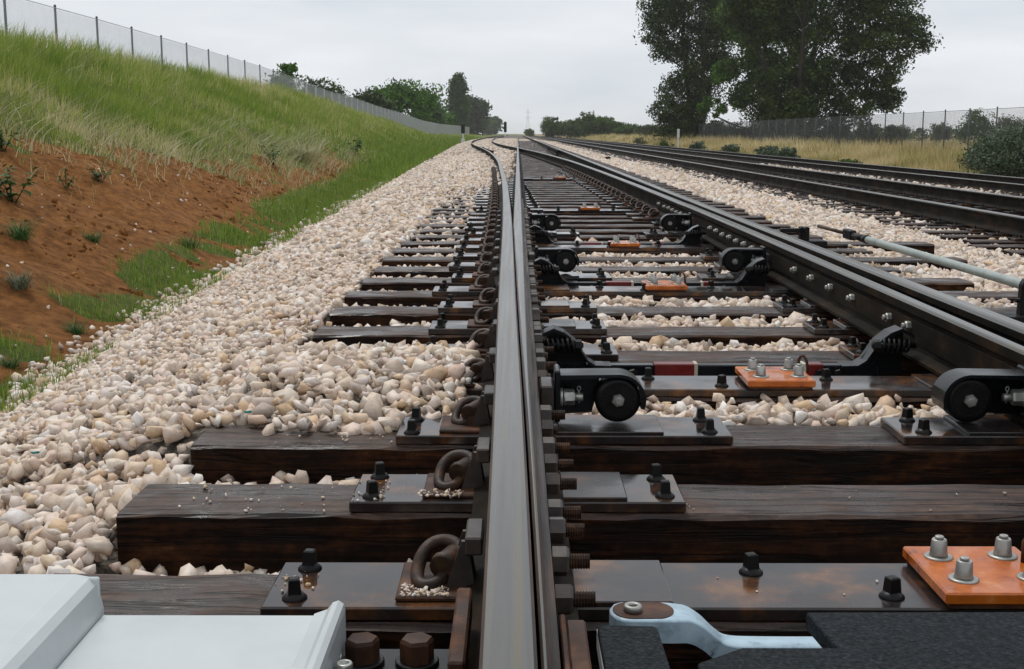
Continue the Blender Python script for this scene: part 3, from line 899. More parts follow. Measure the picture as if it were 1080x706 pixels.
def smooth_path(pts, n=5):
    pts = [Vector(p) for p in pts]; out = []
    for i in range(len(pts) - 1):
        p0, p1, p2, p3 = pts[max(i - 1, 0)], pts[i], pts[i + 1], pts[min(i + 2, len(pts) - 1)]
        for k in range(n):
            t = k / n
            out.append(.5 * ((2 * p1) + (p2 - p0) * t + (2 * p0 - 5 * p1 + 4 * p2 - p3) * t * t + (3 * p1 - p0 - 3 * p2 + p3) * t ** 3))
    out.append(pts[-1]); return out
def clip_mesh(sx, n=4, ns=9):
    """bent spring steel rod: centre leg in its housing, a heel loop, a high arch and a toe on the rail foot"""
    mb = MB()
    pts = [(-.116, .005, .060), (-.130, -.022, .055), (-.147, -.044, .045), (-.170, -.046, .040), (-.186, -.026, .044), (-.188, .004, .060),
           (-.178, .032, .084), (-.157, .050, .100), (-.130, .050, .104), (-.108, .034, .098), (-.098, .008, .084), (-.092, -.016, .066)]
    pts = [(-.092 + (p[0] + .092) * .86, p[1] * .84, .030 + (p[2] - .030) * .84) for p in pts]
    mb.tube([(sx * p[0], p[1], p[2]) for p in smooth_path(pts, n)], .0122, ns)
    return mb.mesh("rail_clip", [M['clip_iron']])
def housing_mesh(sx):
    mb = MB()
    mb.tube([(sx * -.094, .060, .060), (sx * -.104, .035, .066), (sx * -.122, -.012, .062), (sx * -.124, -.014, .061), (sx * -.128, -.026, .058)], [.014, .0185, .0205, .0235, .0225], 14, 1)
    mb.prism([(sx * -.145, .022), (sx * -.132, .05), (sx * -.105, .058), (sx * -.092, .03), (sx * -.092, .022)], -.03, .05)
    # raised shelf with a lip under the clip
    mb.box(min(sx * -.20, sx * -.08), max(sx * -.20, sx * -.08), -.082, .082, .0215, .031, .003)
    return mb.mesh("clip_housing", [M['rust'], M['clip_iron']])
def brace_mesh(sx):
    mb = MB()
    mb.box(min(sx * -.084, sx * -.056), max(sx * -.084, sx * -.056), -.052, .052, .088, .118, .003)
    mb.prism([(sx * -.118, .024), (sx * -.090, .108), (sx * -.080, .108), (sx * -.070, .04), (sx * -.070, .024)], .012, .022)
    mb.prism([(sx * -.118, .024), (sx * -.090, .108), (sx * -.080, .108), (sx * -.070, .04), (sx * -.070, .024)], -.040, -.030)
    return mb.mesh("rail_brace", [M['nut']])
CLIP = {1: clip_mesh(1), -1: clip_mesh(-1)}
CLIP_LO = {1: clip_mesh(1, 2, 6), -1: clip_mesh(-1, 2, 6)}
HOUS = {1: housing_mesh(1), -1: housing_mesh(-1)}
BRAC = {1: brace_mesh(1), -1: brace_mesh(-1)}

def plate_mesh(name, x0, x1, hy=.104, z1=.022, pads=()):
    mb = MB()
    mb.box(x0, x1, -hy, hy, -.001, z1, .003)
    for (a, b, h) in pads:
        mb.box(a, b, -hy + .004, hy - .012, z1 - .001, h, .002)
    return mb.mesh(name, [M['plate']])
P_STD_L = plate_mesh("slide_plate", -.34, .34, pads=((.045, .222, .031),))
P_STD_R = plate_mesh("slide_plate", -.34, .34, pads=((-.222, -.045, .031),))
P_ROLL_L = plate_mesh("slide_plate", -.30, .53, pads=((.045, .36, .031),))
P_ROLL_R = plate_mesh("slide_plate", -.52, .34, pads=((-.36, -.045, .031),))
P_GAUGE = plate_mesh("gauge_plate", -.404, 1.86, pads=((.045, .245, .031), (1.20, 1.40, .031)))
P_TIE = plate_mesh("tie_plate", -.20, .20, hy=.09)

bolt_b = MB()
bolt_b.lathe((0, 0, -.001), (0, 0, 1), [(0, .024), (.003, .024), (.0045, .021)], 18)
bolt_b.lathe((0, 0, .004), (0, 0, 1), [(0, .0155), (.004, .0145), (.026, .0125), (.028, .011)], 16)
bolt_b.cyl((0, 0, .032), (0, 0, 1), .005, .0075, 10, c=.001)
bolt_me = bolt_b.mesh("capped_bolt", [M['galv']])
def insulator_mesh():
    mb = MB()
    mb.box(-.098, .098, -.112, .112, .030, .050, .003)
    return mb.mesh("insulator_plate", [M['orange']])
INS = insulator_mesh()
under_b = MB(); under_b.box(-.090, .090, -.108, .108, .0225, .0305, .001); UNDER = under_b.mesh("insulator_packing", [M['rust']])
hook_b = MB(); hook_b.tube([(0, 0, .02), (0, 0, .055), (.003, -.004, .066), (.010, -.012, .068), (.014, -.02, .055), (.014, -.03, .02)], .0045, 8)
HOOK = hook_b.mesh("rusty_hook", [M['rust']])

ordinals = ["first", "second", "third", "fourth", "fifth", "sixth", "seventh", "eighth", "ninth", "tenth", "eleventh", "twelfth"]
SL_LABEL = {
    -1: "sleeper mostly hidden under the pale grey cover and black mats at the bottom",
    0: "nearest open sleeper, carrying a long plate and a big orange block at right",
    1: "long bare sleeper with dark cracked top, between the roller sleeper and the nearest orange block",
    2: "sleeper carrying the largest black roller housings, loose stones on its left end",
    3: "sleeper under the second orange block, its left half buried in pale stones",
    4: "sleeper just beyond the nearest red banded rod, left end buried in stones",
    5: "first sleeper showing beyond the stone heap, long bare left end",
    6: "second sleeper showing beyond the stone heap, left of the rail",
    7: "sleeper under the third orange block, with wet steel plate",
    8: "sleeper carrying the middle pair of black roller housings",
    13: "sleeper carrying the farthest pair of black roller housings",
    11: "sleeper under the fourth orange block, just short of the farthest rollers",
    18: "sleeper under the fifth orange block from the camera",
    33: "sleeper under the farthest tiny orange block",
}
GAUGE = {0: .765, 3: .765, 7: .70, 11: .70, 18: .70, 33: .70}
ROLLER = (2, 8, 13)
LONG_R = {-1: 2.6, 7: 3.6, 8: 2.35, 10: 2.72, 12: 2.88, 9: 2.15, 6: 2.5, 5: 2.4}
def put(name, me, par, loc, rz=0.0):
    o = link(name, me, par, loc)
    o.rotation_euler = (0, 0, rz)
    return o
def make_sleeper(i):
    y = T0Y + TS * i + (random.uniform(-.012, .012) if i > 1 else 0)
    lab = SL_LABEL.get(i)
    if lab is None:
        lab = "dark wet sleeper between the farthest rollers and the far crossing"
        if i in (9, 10): lab = ordinals[i - 9] + " sleeper beyond the middle pair of black rollers"
        if i == 12: lab = "last sleeper in front of the farthest pair of black rollers"
        if 13 < i < 24 and i != 18: lab = ordinals[i - 14] + " sleeper beyond the farthest pair of black rollers"
    t = thing("railway_sleeper", lab, "sleeper", (0, y, 0), random.uniform(-.004, .004) if i > 2 else 0, "sleepers of the main track")
    dx = float(dl(y)) - .02 if i > 6 else 0
    x0 = -.80 + random.uniform(-.02, .02) if i < 10 else -.80 + random.uniform(-.08, .05)
    x1 = LONG_R.get(i, 2.27 + random.uniform(-.05, .05))
    link("timber", timber_mesh(x0, x1, 900 + i), t)
    near = y < 9
    CL = CLIP if near else CLIP_LO
    # left rail
    if i in GAUGE:
        gp = put("gauge_plate", P_GAUGE, t, (0, 0, 0))
        left = gp; right = gp; rx = 0
        for (sx_, sy_) in ((-.354, .07), (-.356, -.065), (.395, .055), (.60, -.055), (.93, .04), (1.80, .07), (1.80, -.07)):
            put("screw_spike", spike_me, gp, (sx_, sy_, .022), random.uniform(0, 1.5))
        gx = GAUGE[i]
        ins = put("insulator_plate", INS, t, (gx, 0, 0))
        put("insulator_packing", UNDER, ins, (0, 0, 0))
        for (bx, by) in ((-.055, .055), (-.05, -.05), (.055, .06), (.062, -.045)):
            put("capped_bolt", bolt_me, ins, (bx, by, .050))
        put("rusty_hook", HOOK, ins, (.078, .03, .03), .4)
    else:
        rol = i in ROLLER
        left = put("slide_plate", P_ROLL_L if rol else P_STD_L, t, (dx, 0, 0))
        right = put("slide_plate", P_ROLL_R if rol else P_STD_R, t, (1.47, 0, 0))
        for sy_ in (.07, -.07):
            if i < 15: put("screw_spike", spike_me, left, (-.297 if not rol else -.262, sy_ + random.uniform(-.006, .006), .022), random.uniform(-.3, .5))
            put("screw_spike", spike_me, left, ((.297 if not rol else .48) + random.uniform(-.008, .008), sy_ * .9, .022), random.uniform(-.3, .5))
            put("screw_spike", spike_me, right, ((-.297 if not rol else -.455) + random.uniform(-.008, .008), sy_ * .9, .022), random.uniform(-.3, .5))
            put("screw_spike", spike_me, right, (.297, sy_, .022), random.uniform(-.3, .5))
    lx = 0 if left.name.startswith("slide") else dx
    if i >= 0:
        put("rail_clip", CL[1], left, (lx + .002, random.uniform(-.008, .008), random.uniform(-.002, .001)), random.uniform(-.05, .05) if i < 2 else random.uniform(-.16, .12)).scale = (.95, .95, .92) if i < 2 else (.92, .9, .86)
        put("clip_housing", HOUS[1], left, (lx + .006, 0, 0))
    if 0 <= i < 16:
        put("rail_brace", BRAC[1], left, (lx, 0, 0))
    rxx = 0 if right.name.startswith("slide") else 1.47
    put("rail_clip", CL[-1], right, (rxx, 0, 0))
    put("clip_housing", HOUS[-1], right, (rxx, 0, 0))
    if i > 15:                                            # further on the gauge side is clipped down too
        gx_ = float(gr(y)) + .031
        px = put("tie_plate", P_TIE, t, (gx_ - .12 if gx_ > 1.1 else gx_, 0, .001))
        put("rail_clip", CL[1], px, ((.12 if gx_ > 1.1 else 0), 0, 0))
        put("clip_housing", HOUS[1], px, ((.12 if gx_ > 1.1 else 0), 0, 0))
    return t
for i in range(-1, 43):
    make_sleeper(i)

# farther sleepers of all tracks: too thin to tell apart
far = MB()
for k in range(43, 230):
    y = T0Y + TS * k
    far.box(min(-.8, float(dl(y)) - .85), 2.27, y - .115, y + .115, -.18, -.001, .008)
tag(far.build("far_sleepers", M['timber_top']), "mass of dark far sleepers under the main track running to the crossing and beyond", "sleepers", None, "stuff")
far = MB()
for k in range(0, 260):
    y = 8 + TS * k
    far.box(9.5, 12.1, y - .115, y + .115, Z3 - .18, Z3, .008)
tag(far.build("far_sleepers", M['timber_top']), "dark sleepers under the farthest of the right hand tracks", "sleepers", None, "stuff")
far = MB()
for k in range(46, 240):
    y = 7.2 + TS * k
    far.box(4.2, 6.95, y - .115, y + .115, Z2 - .18, Z2, .008)
tag(far.build("far_sleepers", M['timber_top']), "distant dark sleepers under the middle track, too thin to tell apart", "sleepers", None, "stuff")
tm2 = [timber_mesh(4.15 + d, 6.95, 50 + k) for k, d in enumerate((0, .05, -.04, .1, .02))]
for k in range(4, 46):
    y = 7.2 + TS * k + random.uniform(-.02, .02)
    t = thing("railway_sleeper", ("dark sleeper end sticking out below the nearest rail of the right tracks" if k > 14 else ordinals[k - 4] + " sleeper end from the right frame edge, below the right tracks"), "sleeper", (0, y, Z2), random.uniform(-.01, .01), "sleepers of the nearer right hand track")
    link("timber", tm2[k % 5], t)
    for xr_ in (4.863, 6.373):
        p_ = put("tie_plate", P_TIE, t, (xr_, 0, 0))
        for s_ in (-.13, .13):
            put("screw_spike", spike_me, p_, (s_, random.uniform(-.05, .05), .022))

# ------------------------------------------------------------------ switch rollers
def make_roller(sx, y, label):
    t = thing("switch_roller", label, "roller", (0 if sx > 0 else 1.385, y, 0), 0, "black switch rollers")
    m = lambda x: sx * x
    cx, cz, R = .252, .095, .058
    mb = MB()                                              # arm and curved hood in one casting
    prof = [(m(.100), .160)]
    for k in range(15):
        a = math.radians(95 - k * 8.2)
        prof.append((m(cx + (R + .012) * math.cos(a)), cz + (R + .009) * math.sin(a)))
    inner = []
    for k in range(15):
        a = math.radians(95 - (14 - k) * 8.2)
        inner.append((m(cx + (R + .002) * math.cos(a)), cz + (R + .001) * math.sin(a)))
    prof += inner + [(m(.100), .148)]
    mb.prism(prof, -.045, .045)
    mb.box(min(m(.092), m(.107)), max(m(.092), m(.107)), -.05, .05, .04, .172, .004)
    mb.prism([(m(.10), .15), (m(.21), .15), (m(.205), .11), (m(.19), .05), (m(.10), .045)], .028, .042)
    mb.build("housing", M['black_paint'], t)
    w = MB()
    w.lathe((m(cx), -.036, cz), (0, 1, 0), [(0, R - .012), (.004, R - .002), (.010, R), (.062, R), (.07, R - .006)], 36)
    w.build("wheel", [M['black_iron']], t)
    rim = MB()
    for k in range(28):
        a = 2 * PI * k / 28
        rim.box(-.003, .003, -.0385, -.034, -.003, .003, .001, mat=Matrix.Translation((m(cx) + .040 * math.cos(a), 0, cz + .040 * math.sin(a))) @ Matrix.Rotation(-a, 4, 'Y'))
    rim.build("grease_ring", M['black_iron'], t)
    b = MB(); hexnut(b, (m(cx), -.034, cz), (0, -1, 0), .014, .0165); b.cyl((m(cx), -.047, cz), (0, -1, 0), .006, .009, 12, c=.001)
    b.build("axle_bolt", M['galv'], t)
    b = MB()
    b.cyl((m(.106), -.02, .100), (m(1), 0, 0), .008, .024, 18, c=.001)
    b.cyl((m(.116), -.02, .100), (m(1), 0, 0), .004, .021, 18)
    hexnut(b, (m(.120), -.02, .100), (m(1), 0, 0), .024, .021)
    b.cyl((m(.143), -.02, .100), (m(1), 0, 0), .022, .0105, 12, c=.002)
    bolt = b.build("pivot_bolt", M['galv'], t)
    c = MB(); c.tube(smooth_path([(m(.154), -.02, .085), (m(.154), -.02, .112), (m(.150), -.02, .122), (m(.154), -.02, .128), (m(.159), -.02, .122), (m(.155), -.02, .112), (m(.157), -.02, .085)], 3), .0015, 5)
    c.build("cotter_pin", M['galv'], bolt)
    k = MB(); k.box(min(m(.056), m(.089)), max(m(.056), m(.089)), -.062, .062, .058, .136, .004)
    k.build("clamp_block", M['nut'], t)
    return t
y2, y8, y13 = (T0Y + TS * k for k in ROLLER)
make_roller(1, y2 + .0, "nearest black roller right of the left rail, its bolt head facing us")
make_roller(1, y8 + .03, "middle black roller just right of the left rail")
make_roller(1, y13, "farthest small black roller beside the left rail")
make_roller(-1, y2 + .0, "nearest right hand black roller, at the right frame edge")
make_roller(-1, y8 + .03, "middle black roller under the open right blade")
make_roller(-1, y13, "farthest small black roller under the open right blade")

# ------------------------------------------------------------------ switch rods
def coil(mb, x0, x1, y, z, R, r, turns):
    pts = []
    for k in range(int(turns * 10) + 1):
        a = 2 * PI * k / 10; s = k / (turns * 10)
        pts.append((x0 + (x1 - x0) * s, y + R * math.cos(a), z + R * math.sin(a)))
    mb.tube(pts, r, 6)
def make_rod(y, label):
    t = thing("switch_rod", label, "rod", (0, y, 0), 0, "switch rods with red sleeves")
    mb = MB()
    mb.box(.13, .44, -.022, .022, -.035, .020, .003); mb.box(.58, .915, -.022, .022, -.035, .0195, .003); mb.box(.985, 1.16, -.022, .022, -.035, .020, .003)
    mb.build("bar", M['black_paint'], t)
    r1 = MB(); r1.box(.441, .579, -.025, .025, -.037, .0235, .003); a = r1.build("insulating_sleeve", M['red'], t)
    e = MB(); e.box(.568, .5795, -.0262, .0262, -.0382, .025, .001); e.build("sleeve_end", M['cream_band'], a)
    r1 = MB(); r1.box(.916, .984, -.025, .025, -.037, .0235, .003); a = r1.build("insulating_sleeve", M['red'], t)
    e = MB(); e.box(.9155, .927, -.0262, .0262, -.0382, .025, .001); e.build("sleeve_end", M['cream_band'], a)
    for sx, ox in ((1, 0), (-1, 1.34)):
        b = MB()
        m = lambda q: ox + sx * q
        p = [(m(.30), .0205), (m(.25), .022), (m(.225), .038), (m(.185), .100), (m(.15), .128), (m(.115), .142), (m(.085), .128), (m(.075), .12)]
        q = [(a_, z_ - .011) for a_, z_ in p]
        b.prism(p + q[::-1], -.040, .040)
        b.prism([(m(.23), .035), (m(.185), .095), (m(.13), .128), (m(.095), .12), (m(.095), -.02), (m(.2), -.02)], .014, .024)
        br = b.build("rod_bracket", M['black_paint'], t)
        s = MB(); coil(s, m(.09), m(.185), -.042, .088, .020, .005, 6); s.cyl((m(.07), -.042, .088), (sx, 0, 0), .14, .009, 10)
        hexnut(s, (m(.185), -.042, .088), (sx, 0, 0), .02, .019)
        s.build("spring_bolt", M['black_iron'], br)
        for q_ in (.31, .37):
            hb = MB(); hexnut(hb, (m(q_), -.022, -.006), (0, -1, 0), .012, .015); hb.build("bar_bolt", M['black_iron'], t)
    return t
make_rod(3.92, "nearest black rod with red sleeves, lying behind the second orange block")
make_rod(T0Y + TS * 7.5, "middle black rod with red sleeves, just beyond the third orange block")
make_rod(T0Y + TS * 11.5, "farthest black rod, just beyond the fourth orange block")

# ------------------------------------------------------------------ the machine parts in the foreground
# pale grey cover, bottom left
t = thing("machine_cover", "pale grey painted machine cover with raised box in the bottom left corner", "cover", (-.55, 1.4, .0))
mb = MB()
bx0, bx1 = -1.1 + .55, -.573 + .55
prof = [(bx0, .155), (bx1 - .036, .155), (bx1 - .016, .151), (bx1 - .007, .142), (bx1, .106), (bx1, .03), (bx0, .03)]
mb.prism(prof, -.7, .222)
mb.box(bx0, bx1 - .003, .215, .2225, .03, .152, .002)
mb.build("raised_box", M['grey_paint'], t)
mb = MB()
mb.box(-.572 + .55, -.262 + .55, -.7, .212, .09, .1005, .002)
mb.build("deck_plate", M['grey_paint'], t)
mb = MB()
L0 = -.268 + .55
p = [(L0 - .012, .1015), (L0 + .006, .108), (L0 + .014, .118), (L0 + .022, .121), (L0 + .029, .116), (L0 + .031, .108), (L0 + .031, .05), (L0 + .026, .05), (L0 + .0255, .106), (L0 + .021, .1135), (L0 + .016, .110), (L0 + .009, .101), (L0 - .012, .094)]
mb.prism(p, -.7, .214)
mb.build("rolled_lip", M['grey_paint'], t)
for yy_ in (.15, .05):
    mb = MB(); mb.cyl((L0 + .0305, yy_, .065), (1, 0, 0), .004, .006, 10); mb.build("rivet", M['galv'], t)

# pale green bracket with a socket cap screw
t = thing("small_bracket", "pale green bracket holding a small bright cap screw, beside the grey cover", "bracket", (-.235, 1.46, 0))
mb = MB(); mb.box(-.06, .026, -.1, .055, .052, .066, .004); mb.build("bracket_plate", M['grey_paint'], t)
mb = MB()
mb.lathe((.012, .036, .0665), (0, 0, 1), [(0, .0115), (.015, .0115), (.017, .010), (.0172, .006), (.009, .0055)], 18)
mb.build("cap_screw", M['galv'], t)

# dark bar with two big hexagon bolts
t = thing("bolted_bar", "dark steel bar with two large rusty hexagon bolts below the nearest plate", "bar", (-.17, 1.58, 0))
mb = MB(); mb.box(-.125, .095, -.05, .05, .018, .045, .004); mb.build("bar", M['black_paint'], t)
for bx in (-.040, .034):
    mb = MB(); mb.lathe((bx, -.002, .0445), (0, 0, 1), [(0, .030), (.005, .030), (.007, .028)], 20)
    wsh = mb.build("washer", M['black_iron'], t)
    mb = MB(); mb.lathe((bx, -.002, .0512), (0, 0, 1), [(0, .0235), (.026, .0235), (.031, .0205)], 6, smooth=False)
    mb.build("hex_bolt", M['rust'], t)
# rusty edges beside the stock rail
t = tag(MB_o := (lambda mb: (mb.box(-.088, -.066, 1.46, 1.72, .055, .100, .003), mb.build("rail_block", M['rust']))[1])(MB()), "rusty upright block against the left face of the nearest rail", "block")
t = thing("filler_block", "rusty brown block against the right side of the nearest rail, beside the black pad", "block", (.088, 1.35, 0))
mb = MB(); mb.box(-.022, .005, -.25, .255, .02, .098, .003); mb.build("block_face", M['rust'], t)
mb = MB(); mb.box(-.0305, -.0225, -.25, .262, .02, .103, .002); mb.build("block_rib", M['rust'], t)

# black gritted pads
def slab(name, poly, z0, z1, mat, parent=None):
    mb = MB(); mb.prism(poly, z0, z1, plane='XY')
    return mb.build(name, mat, parent)
o = slab("grip_pad", [(.108, 1.579), (.112, 1.583), (.184, 1.578), (.1885, 1.572), (.196, 1.1), (.112, 1.1)], .075, .1, M['grit'])
bv = o.modifiers.new("bevel", 'BEVEL'); bv.width = .003; bv.segments = 2; bv.limit_method = 'ANGLE'
tag(o, "small black gritty pad between the nearest rail and the pale blue arm", "pad")
o = slab("grip_mat", [(.216, 1.1), (.226, 1.46), (.290, 1.508), (.412, 1.508), (.400, 1.628), (1.6, 1.640), (1.6, 1.1)], .075, .1, M['grit'])
bv = o.modifiers.new("bevel", 'BEVEL'); bv.width = .003; bv.segments = 2; bv.limit_method = 'ANGLE'
tag(o, "wide black gritty mat filling the bottom right corner", "mat")
# dark frame under both
t = thing("machine_bed", "dark metal bed showing in the gaps under the black mats", "bed", (.6, 1.3, 0))
mb = MB(); mb.box(-.48, 1.0, -.2, .18, .0, .060, .004); mb.build("bed_plate", M['black_paint'], t)
mb = MB(); mb.box(-.492, -.470, .10, .295, .061, .090, .002); mb.build("end_tab", M['grey_paint'], t)

# pale blue cranked arm
t = thing("lock_arm", "pale blue painted cranked arm with a washer on its rusty flat end", "arm", (.17, 1.70, 0))
def arm():
    cx = smooth_path([(-.036, 0, .072), (.02, 0, .072), (.060, -.002, .072), (.078, .0, .069), (.098, .004, .056), (.120, .012, .034), (.142, .016, .021), (.20, .018, .018), (.30, .018, .018)], 5)
    w = .036
    mb = MB(); rows = []
    for i, p in enumerate(cx):
        wy = w * min(1, math.sqrt(max(0.0, 1 - max(0, (-.012 - p.x) / .0245) ** 2)) + .02)
        w2 = np.interp(p.x, [.05, .12], [wy, .021]) if p.x > .05 else wy
        dz = np.interp(p.x, [.05, .12, .2], [.034, .036, .020])
        rows.append([len(mb.v) + k for k in range(6)])
        mb.v.extend([(p.x, p.y - w2, p.z - dz), (p.x, p.y - w2, p.z - .003), (p.x, p.y - w2 + .003, p.z), (p.x, p.y + w2 - .003, p.z), (p.x, p.y + w2, p.z - .003), (p.x, p.y + w2, p.z - dz)])
    for a, b in zip(rows[:-1], rows[1:]):
        for k in range(6):
            mb.face((a[k], a[(k + 1) % 6], b[(k + 1) % 6], b[k]), 0, k in (1, 2, 3))
    mb.face(rows[0], 0); mb.face(rows[-1][::-1], 0)
    return mb
arm().build("arm", M['blue_paint'], t)
poly = []
for k in range(24):
    a = 2 * PI * k / 24
    ex_ = .0215 if math.cos(a) > 0 else -.013
    poly.append((ex_ + .008 + .027 * math.cos(a), .031 * math.sin(a)))
mb = MB(); mb.prism(poly, .0722, .0735, plane='XY'); mb.build("worn_rusty_face", M['rust'], t)
mb = MB()
rows = []
for (r_, z_) in ((.0135, .074), (.0135, .080), (.0122, .083), (.0075, .083), (.0062, .081), (.0062, .0745)):
    rows.append([len(mb.v) + k for k in range(22)])
    mb.v.extend([(-.003 + r_ * math.cos(2 * PI * k / 22), -.004 + r_ * math.sin(2 * PI * k / 22), z_) for k in range(22)])
for a, b in zip(rows, rows[1:] + rows[:1]):
    for k in range(22):
        mb.face((a[k], a[(k + 1) % 22], b[(k + 1) % 22], b[k]), 0, True)
mb.build("washer", M['galv'], t)

# ------------------------------------------------------------------ operating pipe on the right
t = thing("operating_pipe", "long grey green pipe lying along the right side of the main track", "pipe", (2.08, 0, 0))
mb = MB()
PX = lambda y: .02 - (y - 5) * .012
mb.tube([(PX(y_), y_, .135) for y_ in (1.0, 3.0, 5.0, 7.35)], .021, 16)
mb.build("pipe_body", M['pipe'], t)
mb = MB(); mb.tube([(PX(7.3), 7.3, .135), (PX(7.36), 7.36, .135)], .026, 14); mb.tube([(PX(7.36), 7.36, .135), (PX(7.62), 7.62, .134)], [.024, .018], 14)
mb.box(PX(7.7) - .02, PX(7.7) + .02, 7.6, 7.78, .105, .165, .006); mb.build("pipe_coupling", M['black_iron'], t)
mb = MB(); mb.tube([(PX(7.75), 7.75, .135), (PX(8.5), 8.45, .13)], .012, 10); mb.build("thin_rod", M['rust'], t)
t = thing("pipe_carrier", "black stand holding up the grey green pipe near the right frame edge", "stand", (2.08 + PX(5.02), 5.02, 0))
mb = MB(); mb.box(-.19, .16, -.075, .075, -.002, .022, .004); mb.build("base", M['black_iron'], t)
mb = MB()
ring = []
for k in range(13):
    a = PI * k / 12
    ring.append((.042 * math.cos(a), .135 + .042 * math.sin(a)))
ring2 = [(.029 * math.cos(PI * (12 - k) / 12), .135 + .029 * math.sin(PI * (12 - k) / 12)) for k in range(13)]
mb.prism(ring + [(-.045, .02), (-.020, .02), (-.026, .09), (-.029, .135)] + [(.029 * -math.cos(PI * k / 12), .135 + .029 * math.sin(PI * k / 12)) for k in range(1, 12)] + [(.029, .135), (.026, .09), (.020, .02), (.045, .02)], -.018, .018)
mb.cyl((-.06, 0, .08), (1, 0, 0), .12, .010, 10)
mb.build("saddle", M['black_iron'], t)
t = thing("rod_crank", "black crank bracket where the thin rod meets the main track", "bracket", (1.90, 8.45, 0))
mb = MB(); mb.box(-.22, .2, -.1, .1, -.005, .035, .004); mb.build("base", M['black_iron'], t)
mb = MB(); mb.box(.03, .09, -.04, .04, .034, .125, .004); mb.box(.035, .085, -.055, -.041, .034, .085, .003); mb.box(-.20, -.12, -.05, .05, .034, .085, .004); mb.build("lug", M['black_iron'], t)
mb = MB(); mb.cyl((.06, -.08, .11), (0, 1, 0), .16, .016, 12); mb.box(-.1, .06, -.03, .03, .09, .115, .004); mb.build("crank", M['black_iron'], t)

# loose chips of stone on the nearest plates
chips = []
for (x0, x1, y0, y1, z, n) in ((-.19, -.11, 1.86, 1.915, .032, 110), (-.34, -.27, 2.40, 2.56, .024, 26), (-.40, -.33, 1.9, 2.0, .024, 22), (-.20, -.11, 2.40, 2.44, .033, 60), (-.7, -.3, 2.4, 2.6, .001, 40), (.28, .36, 2.40, 2.46, .002, 26), (-.6, -.1, 2.96, 3.14, .002, 40), (.30, .95, 1.86, 2.02, .023, 9), (.4, 1.3, 2.40, 2.6, .001, 10)):
    chips.append(np.stack([rng.uniform(x0, x1, n), rng.uniform(y0, y1, n), np.full(n, z)], 1))
CP = np.concatenate(chips)
V, F, R = stamp(LO, CP, rand_rot(len(CP)), np.clip(.0034 * np.exp(rng.normal(size=len(CP)) * .45), .0015, .008), rng.random(len(CP)))
tag(link("stone_chips", tri_mesh("stone_chips", V, F, M['stone'], R)), "small pale stone chips lying on the nearest plates and sleepers", "chips", None, "stuff")

def place(name, label, cat, me, loc, s, rz=0, group=None):
    o = link(name, me, None, loc); o.scale = (s, s, s); o.rotation_euler = (.2, .1, rz)
    return tag(o, label, cat, group)
V, F = HI[3]
teal_me = tri_mesh("plastic_scrap", V * np.array([1, .7, .35]), F, M['teal'])
for (x_, y_, lab) in ((-1.325, 3.28, "small teal plastic scrap among pale stones, farther from the rail"), (-.71, 3.16, "small teal plastic scrap among pale stones at a sleeper end")):
    place("plastic_scrap", lab, "scrap", teal_me, (x_, y_, float(ballast_z(x_, y_)) + .03), .018, 1)
blk = tri_mesh("black_lump", V, F, M['black_iron'])
place("black_lump", "black lump on the pink stones between the main track and the right hand tracks", "lump", blk, (2.95, 41, float(ballast_z(2.95, 41)) + .08), .13, .5)

# ------------------------------------------------------------------ fences
def mesh_panel(L, H, pitch, w, seed=0):
    mb = MB()
    d = pitch * math.sqrt(2)
    def wire(a, b, off):
        a, b = Vector(a), Vector(b)
        dirv = (b - a).normalized()
        p = Vector((0, 0, 0))
        n1 = dirv.cross(Vector((1, 0, 0))).normalized() * w
        k = [n1 * .5 + Vector((-w * .29, 0, 0)), -n1 * .5 + Vector((-w * .29, 0, 0)), Vector((w * .58, 0, 0))]
        o = Vector((off, 0, 0))
        vs = [a + q + o for q in k] + [b + q + o for q in k]
        mb.add(vs, [(0, 1, 4, 3), (1, 2, 5, 4), (2, 0, 3, 5)])
    n = int((L + H) / d) + 1
    for s in (0, 1):
        for i in range(n + 1):
            t = i * d - H
            y0, z0, y1, z1 = t, 0, t + H, H
            if y0 < 0: z0 -= y0; y0 = 0
            if y1 > L: z1 -= (y1 - L); y1 = L
            if y1 - y0 < .02: continue
            if s: y0, y1 = L - y0, L - y1
            wire((0, y0, z0), (0, y1, z1), .002 if s else -.002)
    return mb.mesh("mesh_panel", [M['galv_dull']])
post_b = MB(); post_b.cyl((0, 0, -.3), (0, 0, 1), 2.2, .03, 10); post_b.lathe((0, 0, 1.9), (0, 0, 1), [(0, .034), (.03, .03), (.05, .01)], 10)
POST = post_b.mesh("post", [M['post']])
postg_b = MB(); postg_b.cyl((0, 0, -.3), (0, 0, 1), 2.2, .03, 10); POSTG = postg_b.mesh("post", [M['galv_dull']])
PANEL = mesh_panel(3.05, 1.83, .055, .0042)
PANEL_LO = mesh_panel(3.05, 1.83, .11, .0084)
wire_b = MB(); wire_b.tube([(0, 0, 1.86), (0, 3.05, 1.86)], .012, 6); TOPW = wire_b.mesh("top_rail", [M['galv_dull']])
def dark_copy(me):
    c = me.copy(); c.materials.clear(); c.materials.append(M['wire_dark']); return c
PANEL_D, TOPW_D = dark_copy(PANEL), dark_copy(TOPW)
def fence(x, ya, n, label, zf, lo_after, panel=None, lo=None, topw=None, far_post=None):
    t = thing("chain_link_fence", label, "fence", (0, 0, 0))
    zs = [zf(x, ya + 3.05 * k) for k in range(n + 1)]
    for k in range(n + 1):
        y = ya + 3.05 * k
        put("post", POST if y < 62 else (far_post or POSTG), t, (x, y, zs[k]))
        if k < n:
            an = math.atan2(zs[k + 1] - zs[k], 3.05)
            for nm, me in (("mesh_panel", (panel or PANEL) if y < lo_after else (lo or PANEL_LO)), ("top_rail", topw or TOPW)):
                o = link(nm, me, t, (x + .032, y, zs[k])); o.rotation_euler = (an, 0, 0)
